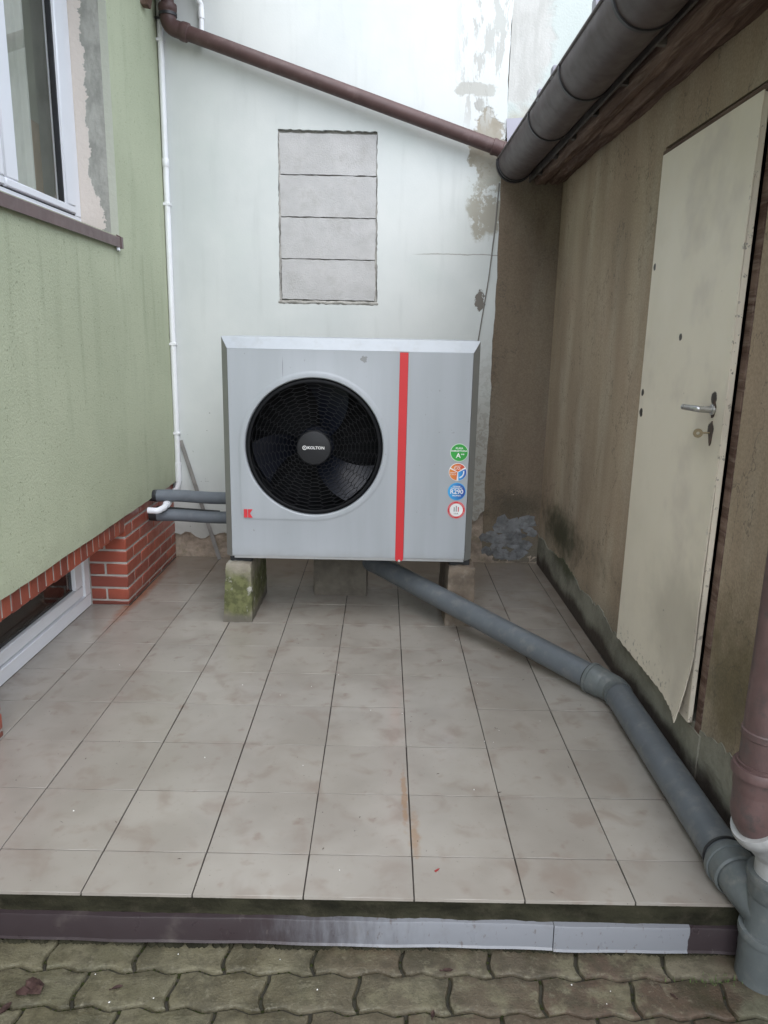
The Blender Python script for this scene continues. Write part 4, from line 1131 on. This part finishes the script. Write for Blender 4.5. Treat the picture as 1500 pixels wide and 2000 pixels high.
def kerb(name, label, xa, xb, ya, yb, h, mat, taper=.05, b=.03):
    mb = MB(); NX, NY, NZ = 8, 14, 12
    def sd(fx, fy, fz):
        t = taper * fz; x = xa + (xb - xa) * fx; x += t * (1 - 2 * fx) * (1 if fx < .5 else .3); y = ya + (yb - ya) * fy + (taper * .6 * fz if fy == 0 else 0)
        j = .010
        return (x + random.uniform(-j, j) * .6, y + random.uniform(-j, j) * .6, max(.003, h * fz + (random.uniform(-j, j) if 0 < fz else 0)))
    def fc(nu, nv, f): mb.grid(nu, nv, f)
    random.seed(hash(label) % 1000); pts = {}
    def P(i, j, k):
        if (i, j, k) not in pts:
            p = list(sd(i / NX, j / NY, k / NZ)); e = sum((i in (0, NX), j in (0, NY), k in (0, NZ)))
            if e >= 2:
                cxx, cyy = (xa + xb) / 2, (ya + yb) / 2; dd = random.uniform(.3, 1.1) * b
                p[0] += dd * .5 * (1 if p[0] < cxx else -1); p[1] += dd * .5 * (1 if p[1] < cyy else -1)
                if k == NZ: p[2] -= dd * .6
            pts[(i, j, k)] = p
        return pts[(i, j, k)]
    def face(nu, nv, f):
        vs = [f(i, j) for j in range(nv + 1) for i in range(nu + 1)]
        mb.add(vs, [(j * (nu + 1) + i, j * (nu + 1) + i + 1, (j + 1) * (nu + 1) + i + 1, (j + 1) * (nu + 1) + i) for j in range(nv) for i in range(nu)])
    face(NX, NZ, lambda i, k: P(i, 0, k)); face(NX, NZ, lambda i, k: P(i, NY, k)); face(NY, NZ, lambda j, k: P(0, j, k)); face(NY, NZ, lambda j, k: P(NX, j, k)); face(NX, NY, lambda i, j: P(i, j, NZ))
    ob = mb.build(name, mat, origin=((xa + xb) / 2, (ya + yb) / 2, 0), sharp=45)
    return tag(ob, label, 'concrete block', 'blocks the heat pump stands on')


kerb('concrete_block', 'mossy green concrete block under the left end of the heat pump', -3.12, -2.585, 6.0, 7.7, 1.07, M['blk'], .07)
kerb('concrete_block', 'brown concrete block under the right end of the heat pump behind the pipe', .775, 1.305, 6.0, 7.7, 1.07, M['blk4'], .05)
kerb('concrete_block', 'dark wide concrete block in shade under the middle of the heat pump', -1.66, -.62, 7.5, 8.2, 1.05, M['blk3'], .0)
for k, (bx0, bx1) in enumerate(((-3.0, -2.62), (.85, 1.20))):
    MB().box(bx0, bx1, 6.22, 7.6, 1.055, 1.165, .01).build('mounting_foot', M['rubber'], hp)

# insulated pipes and fittings at the brick pier
for (zc, yb_, lab) in ((1.775, 8.22, 'upper grey foam insulated pipe from the brick pier to the heat pump'), (1.385, 8.18, 'lower grey foam insulated pipe from the brick pier to the heat pump')):
    ip = thing('insulated_pipe', lab, 'pipe', (-4.0, yb_, zc), 'insulated pipes feeding the heat pump')
    nseg = 14; pp = [(-4.86 + 2.5 * i / nseg, yb_ + .006 * math.sin(i), zc + .012 * math.sin(i * .7) - .002 * i) for i in range(nseg + 1)]
    MB().tube(pp + [(-2.2, yb_ - .06, zc), (-2.16, yb_ - .5, zc)], .122, 26).build('sleeve', M['insul'], ip)
    MB().tube([(-5.0, yb_, zc), (-4.84, yb_, zc)], [.105, .124], 26).build('end_sleeve', M['rubber'], ip)
tag(MB().plate([(-4.9, 1.53), (-4.85, 1.56), (-3.6, 1.49), (-3.62, 1.45)], [], XZ, 8.2, 8.25).build('insulation_wrap', M['rubber']), 'loose black insulation flap lying on the lower grey pipe', 'insulation')
we = thing('white_drain_elbow', 'short white plastic elbow poking out of the brick pier between two grey pipes', 'pipe elbow', (-4.9, 8.0, 1.6))
MB().tube(fillet([(-4.93, 7.86, 1.555), (-4.74, 7.86, 1.545), (-4.66, 8.02, 1.58), (-4.64, 8.22, 1.64)], .10, 8), .062, 18).build('pipe', M['pvc'], we)
MB().lathe((-4.645, 8.14, 1.615), (.05, .8, .2), [(0, .058), (0, .074), (.09, .076), (.09, .06)], 18).build('collar', M['pvc'], we)

# leaning bar, cable
b0 = Vector((-3.99, 9.78, .004)); b1 = Vector((-4.80, 9.92, 2.66)); dv = (b1 - b0).normalized(); sd_ = dv.cross(Vector((0, 1, 0))).normalized(); nd = sd_.cross(dv)
mb = MB(); cs = [sd_ * .042 + nd * .012, sd_ * .042 - nd * .012, -sd_ * .042 - nd * .012, -sd_ * .042 + nd * .012]
mb.add([b0 + c_ for c_ in cs] + [b1 + c_ for c_ in cs], [(k, (k + 1) % 4, 4 + (k + 1) % 4, 4 + k) for k in range(4)] + [(0, 1, 2, 3), (4, 5, 6, 7)])
tag(mb.build('metal_bar', M['bar']), 'flat grey metal bar leaning against the white wall behind the grey pipes', 'bar')
cb = MB().tube([(1.90, 9.93, 8.05), (1.86, 9.925, 7.2), (1.78, 9.925, 6.2), (1.62, 9.925, 4.9), (1.42, 9.93, 3.6), (1.3, 9.93, 2.0)], .012, 8)
tag(cb.build('cable', M['cable']), 'thin grey cable hanging down the white wall from the gutter end', 'cable')

# ------------------------------------------------------------------ small debris


def leaf(x, y, z, r, rot, label, curl=.4, k=6):
    mb = MB(); n = 6; vs = []
    for i in range(n + 1):
        t = i / n; w = r * .42 * math.sin(PI * min(1, t * .92 + .06)); xx = (t - .5) * 2 * r
        for s_ in (-1, 0, 1):
            a, b_ = xx, s_ * w; zz_ = curl * abs(s_) * w + curl * r * (t - .5) ** 2 + .006 * random.random()
            vs.append((x + a * math.cos(rot) - b_ * math.sin(rot), y + a * math.sin(rot) + b_ * math.cos(rot), z + zz_))
    mb.add(vs, [(i * 3 + j, i * 3 + j + 1, (i + 1) * 3 + j + 1, (i + 1) * 3 + j) for i in range(n) for j in (0, 1)])
    mb.tube([(x - r * math.cos(rot), y - r * math.sin(rot), z + curl * r * .25), (x - 1.5 * r * math.cos(rot), y - 1.5 * r * math.sin(rot), z + .012)], .005, 5)
    return tag(mb.build('leaf', M['leaf'], origin=(x, y, z)), label, 'leaf', 'dead leaves on the paving')


def crumple(x, y, z, r, label):
    mb = MB()
    for q in range(7):
        a = random.random() * 6; c_ = (x + r * .5 * math.cos(a), y + r * .5 * math.sin(a)); b = random.random() * 6
        vs = [(c_[0] + r * random.uniform(.3, .7) * math.cos(b + 1.05 * k), c_[1] + r * random.uniform(.3, .6) * math.sin(b + 1.05 * k), z + .004 + r * .35 * random.random()) for k in range(6)] + [(c_[0], c_[1], z + r * .3)]
        mb.add(vs, [(k, (k + 1) % 6, 6) for k in range(6)])
    return tag(mb.build('leaf', M['leaf'], origin=(x, y, z)), label, 'leaf', 'dead leaves on the paving')


crumple(-3.25, -1.12, -.497, .11, 'crumpled dark brown dead leaf cluster on the mossy paver at far left')
leaf(-3.36, -1.30, -.497, .07, 1.2, 'narrow brown leaf lying just in front of the crumpled leaf cluster')
leaf(-2.52, -1.08, -.497, .045, .4, 'small reddish curled leaf on the green paver, second from the left', .7)
leaf(.30, -.84, -.497, .05, .1, 'small flat brown leaf on the paver below the pale part of the edging')
leaf(.14, -1.28, -.497, .04, 1.4, 'tiny reddish leaf near the bottom edge below the flat brown leaf')
leaf(2.20, -1.06, -.497, .03, 2.2, 'tiny dark leaf on the reddish paver at right near the pale stain')
tag(MB().plate([(.205, -.21), (.235, -.185), (.255, -.175), (.24, -.20), (.215, -.22)], [], lambda a, b, t: (a, b, t), .012, .003).build('petal', simple('dark_red_petal', (.28, .03, .03), .6)), 'tiny red petal lying on the front row of terrace tiles', 'petal')
mb = MB()
for _ in range(170):
    on_t = random.random() < .42
    x = random.uniform(-4.6, 2.7); y = random.uniform(-.45, 6.5) if on_t else random.uniform(-2.0, -.68); z = .002 if on_t else -.498; r = random.uniform(.004, .011)
    if (on_t and random.random() < .6) or (not on_t and random.random() < .7): continue
    mb.add([(x + r * random.uniform(.6, 1.2) * math.cos(k * 1.57 + x), y + r * math.sin(k * 1.57 + x), z) for k in range(4)] + [(x, y, z + r)], [(k, (k + 1) % 4, 4) for k in range(4)])
o = mb.build('grit', M['speck'], sharp=20); o['kind'] = 'stuff'
mb = MB()
for _ in range(150):
    on_t = random.random() < .5
    x = random.uniform(-4.4, 2.8); y = random.uniform(-.5, 6.0) if on_t else random.uniform(-2.0, -.68); z = .002 if on_t else -.497; r = random.uniform(.004, .010); a = random.random() * 6; L_ = r * random.uniform(1, 4)
    mb.add([(x - L_ * math.cos(a), y - L_ * math.sin(a), z), (x + r * .5 * math.sin(a), y - r * .5 * math.cos(a), z + .002), (x + L_ * math.cos(a), y + L_ * math.sin(a), z), (x - r * .5 * math.sin(a), y + r * .5 * math.cos(a), z + r * .8)], [(0, 1, 3), (1, 2, 3)])
o = mb.build('debris', M['iron'], sharp=20); o['kind'] = 'stuff'
# a few grass blades at the foot of the stack
mb = MB()
for _ in range(46):
    x = 2.62 + random.gauss(0, .16); y = -.90 + random.gauss(0, .03); a = random.random() * 6; h = random.uniform(.02, .07)
    mb.add([(x - .004, y, -.51), (x + .004, y, -.51), (x + .02 * math.cos(a), y + .02 * math.sin(a), -.51 + h)], [(0, 1, 2)])
gm = simple('grass_blade', (.07, .12, .025), .7, .3, 8)
o = mb.build('grass', gm, sharp=80); o['kind'] = 'stuff'
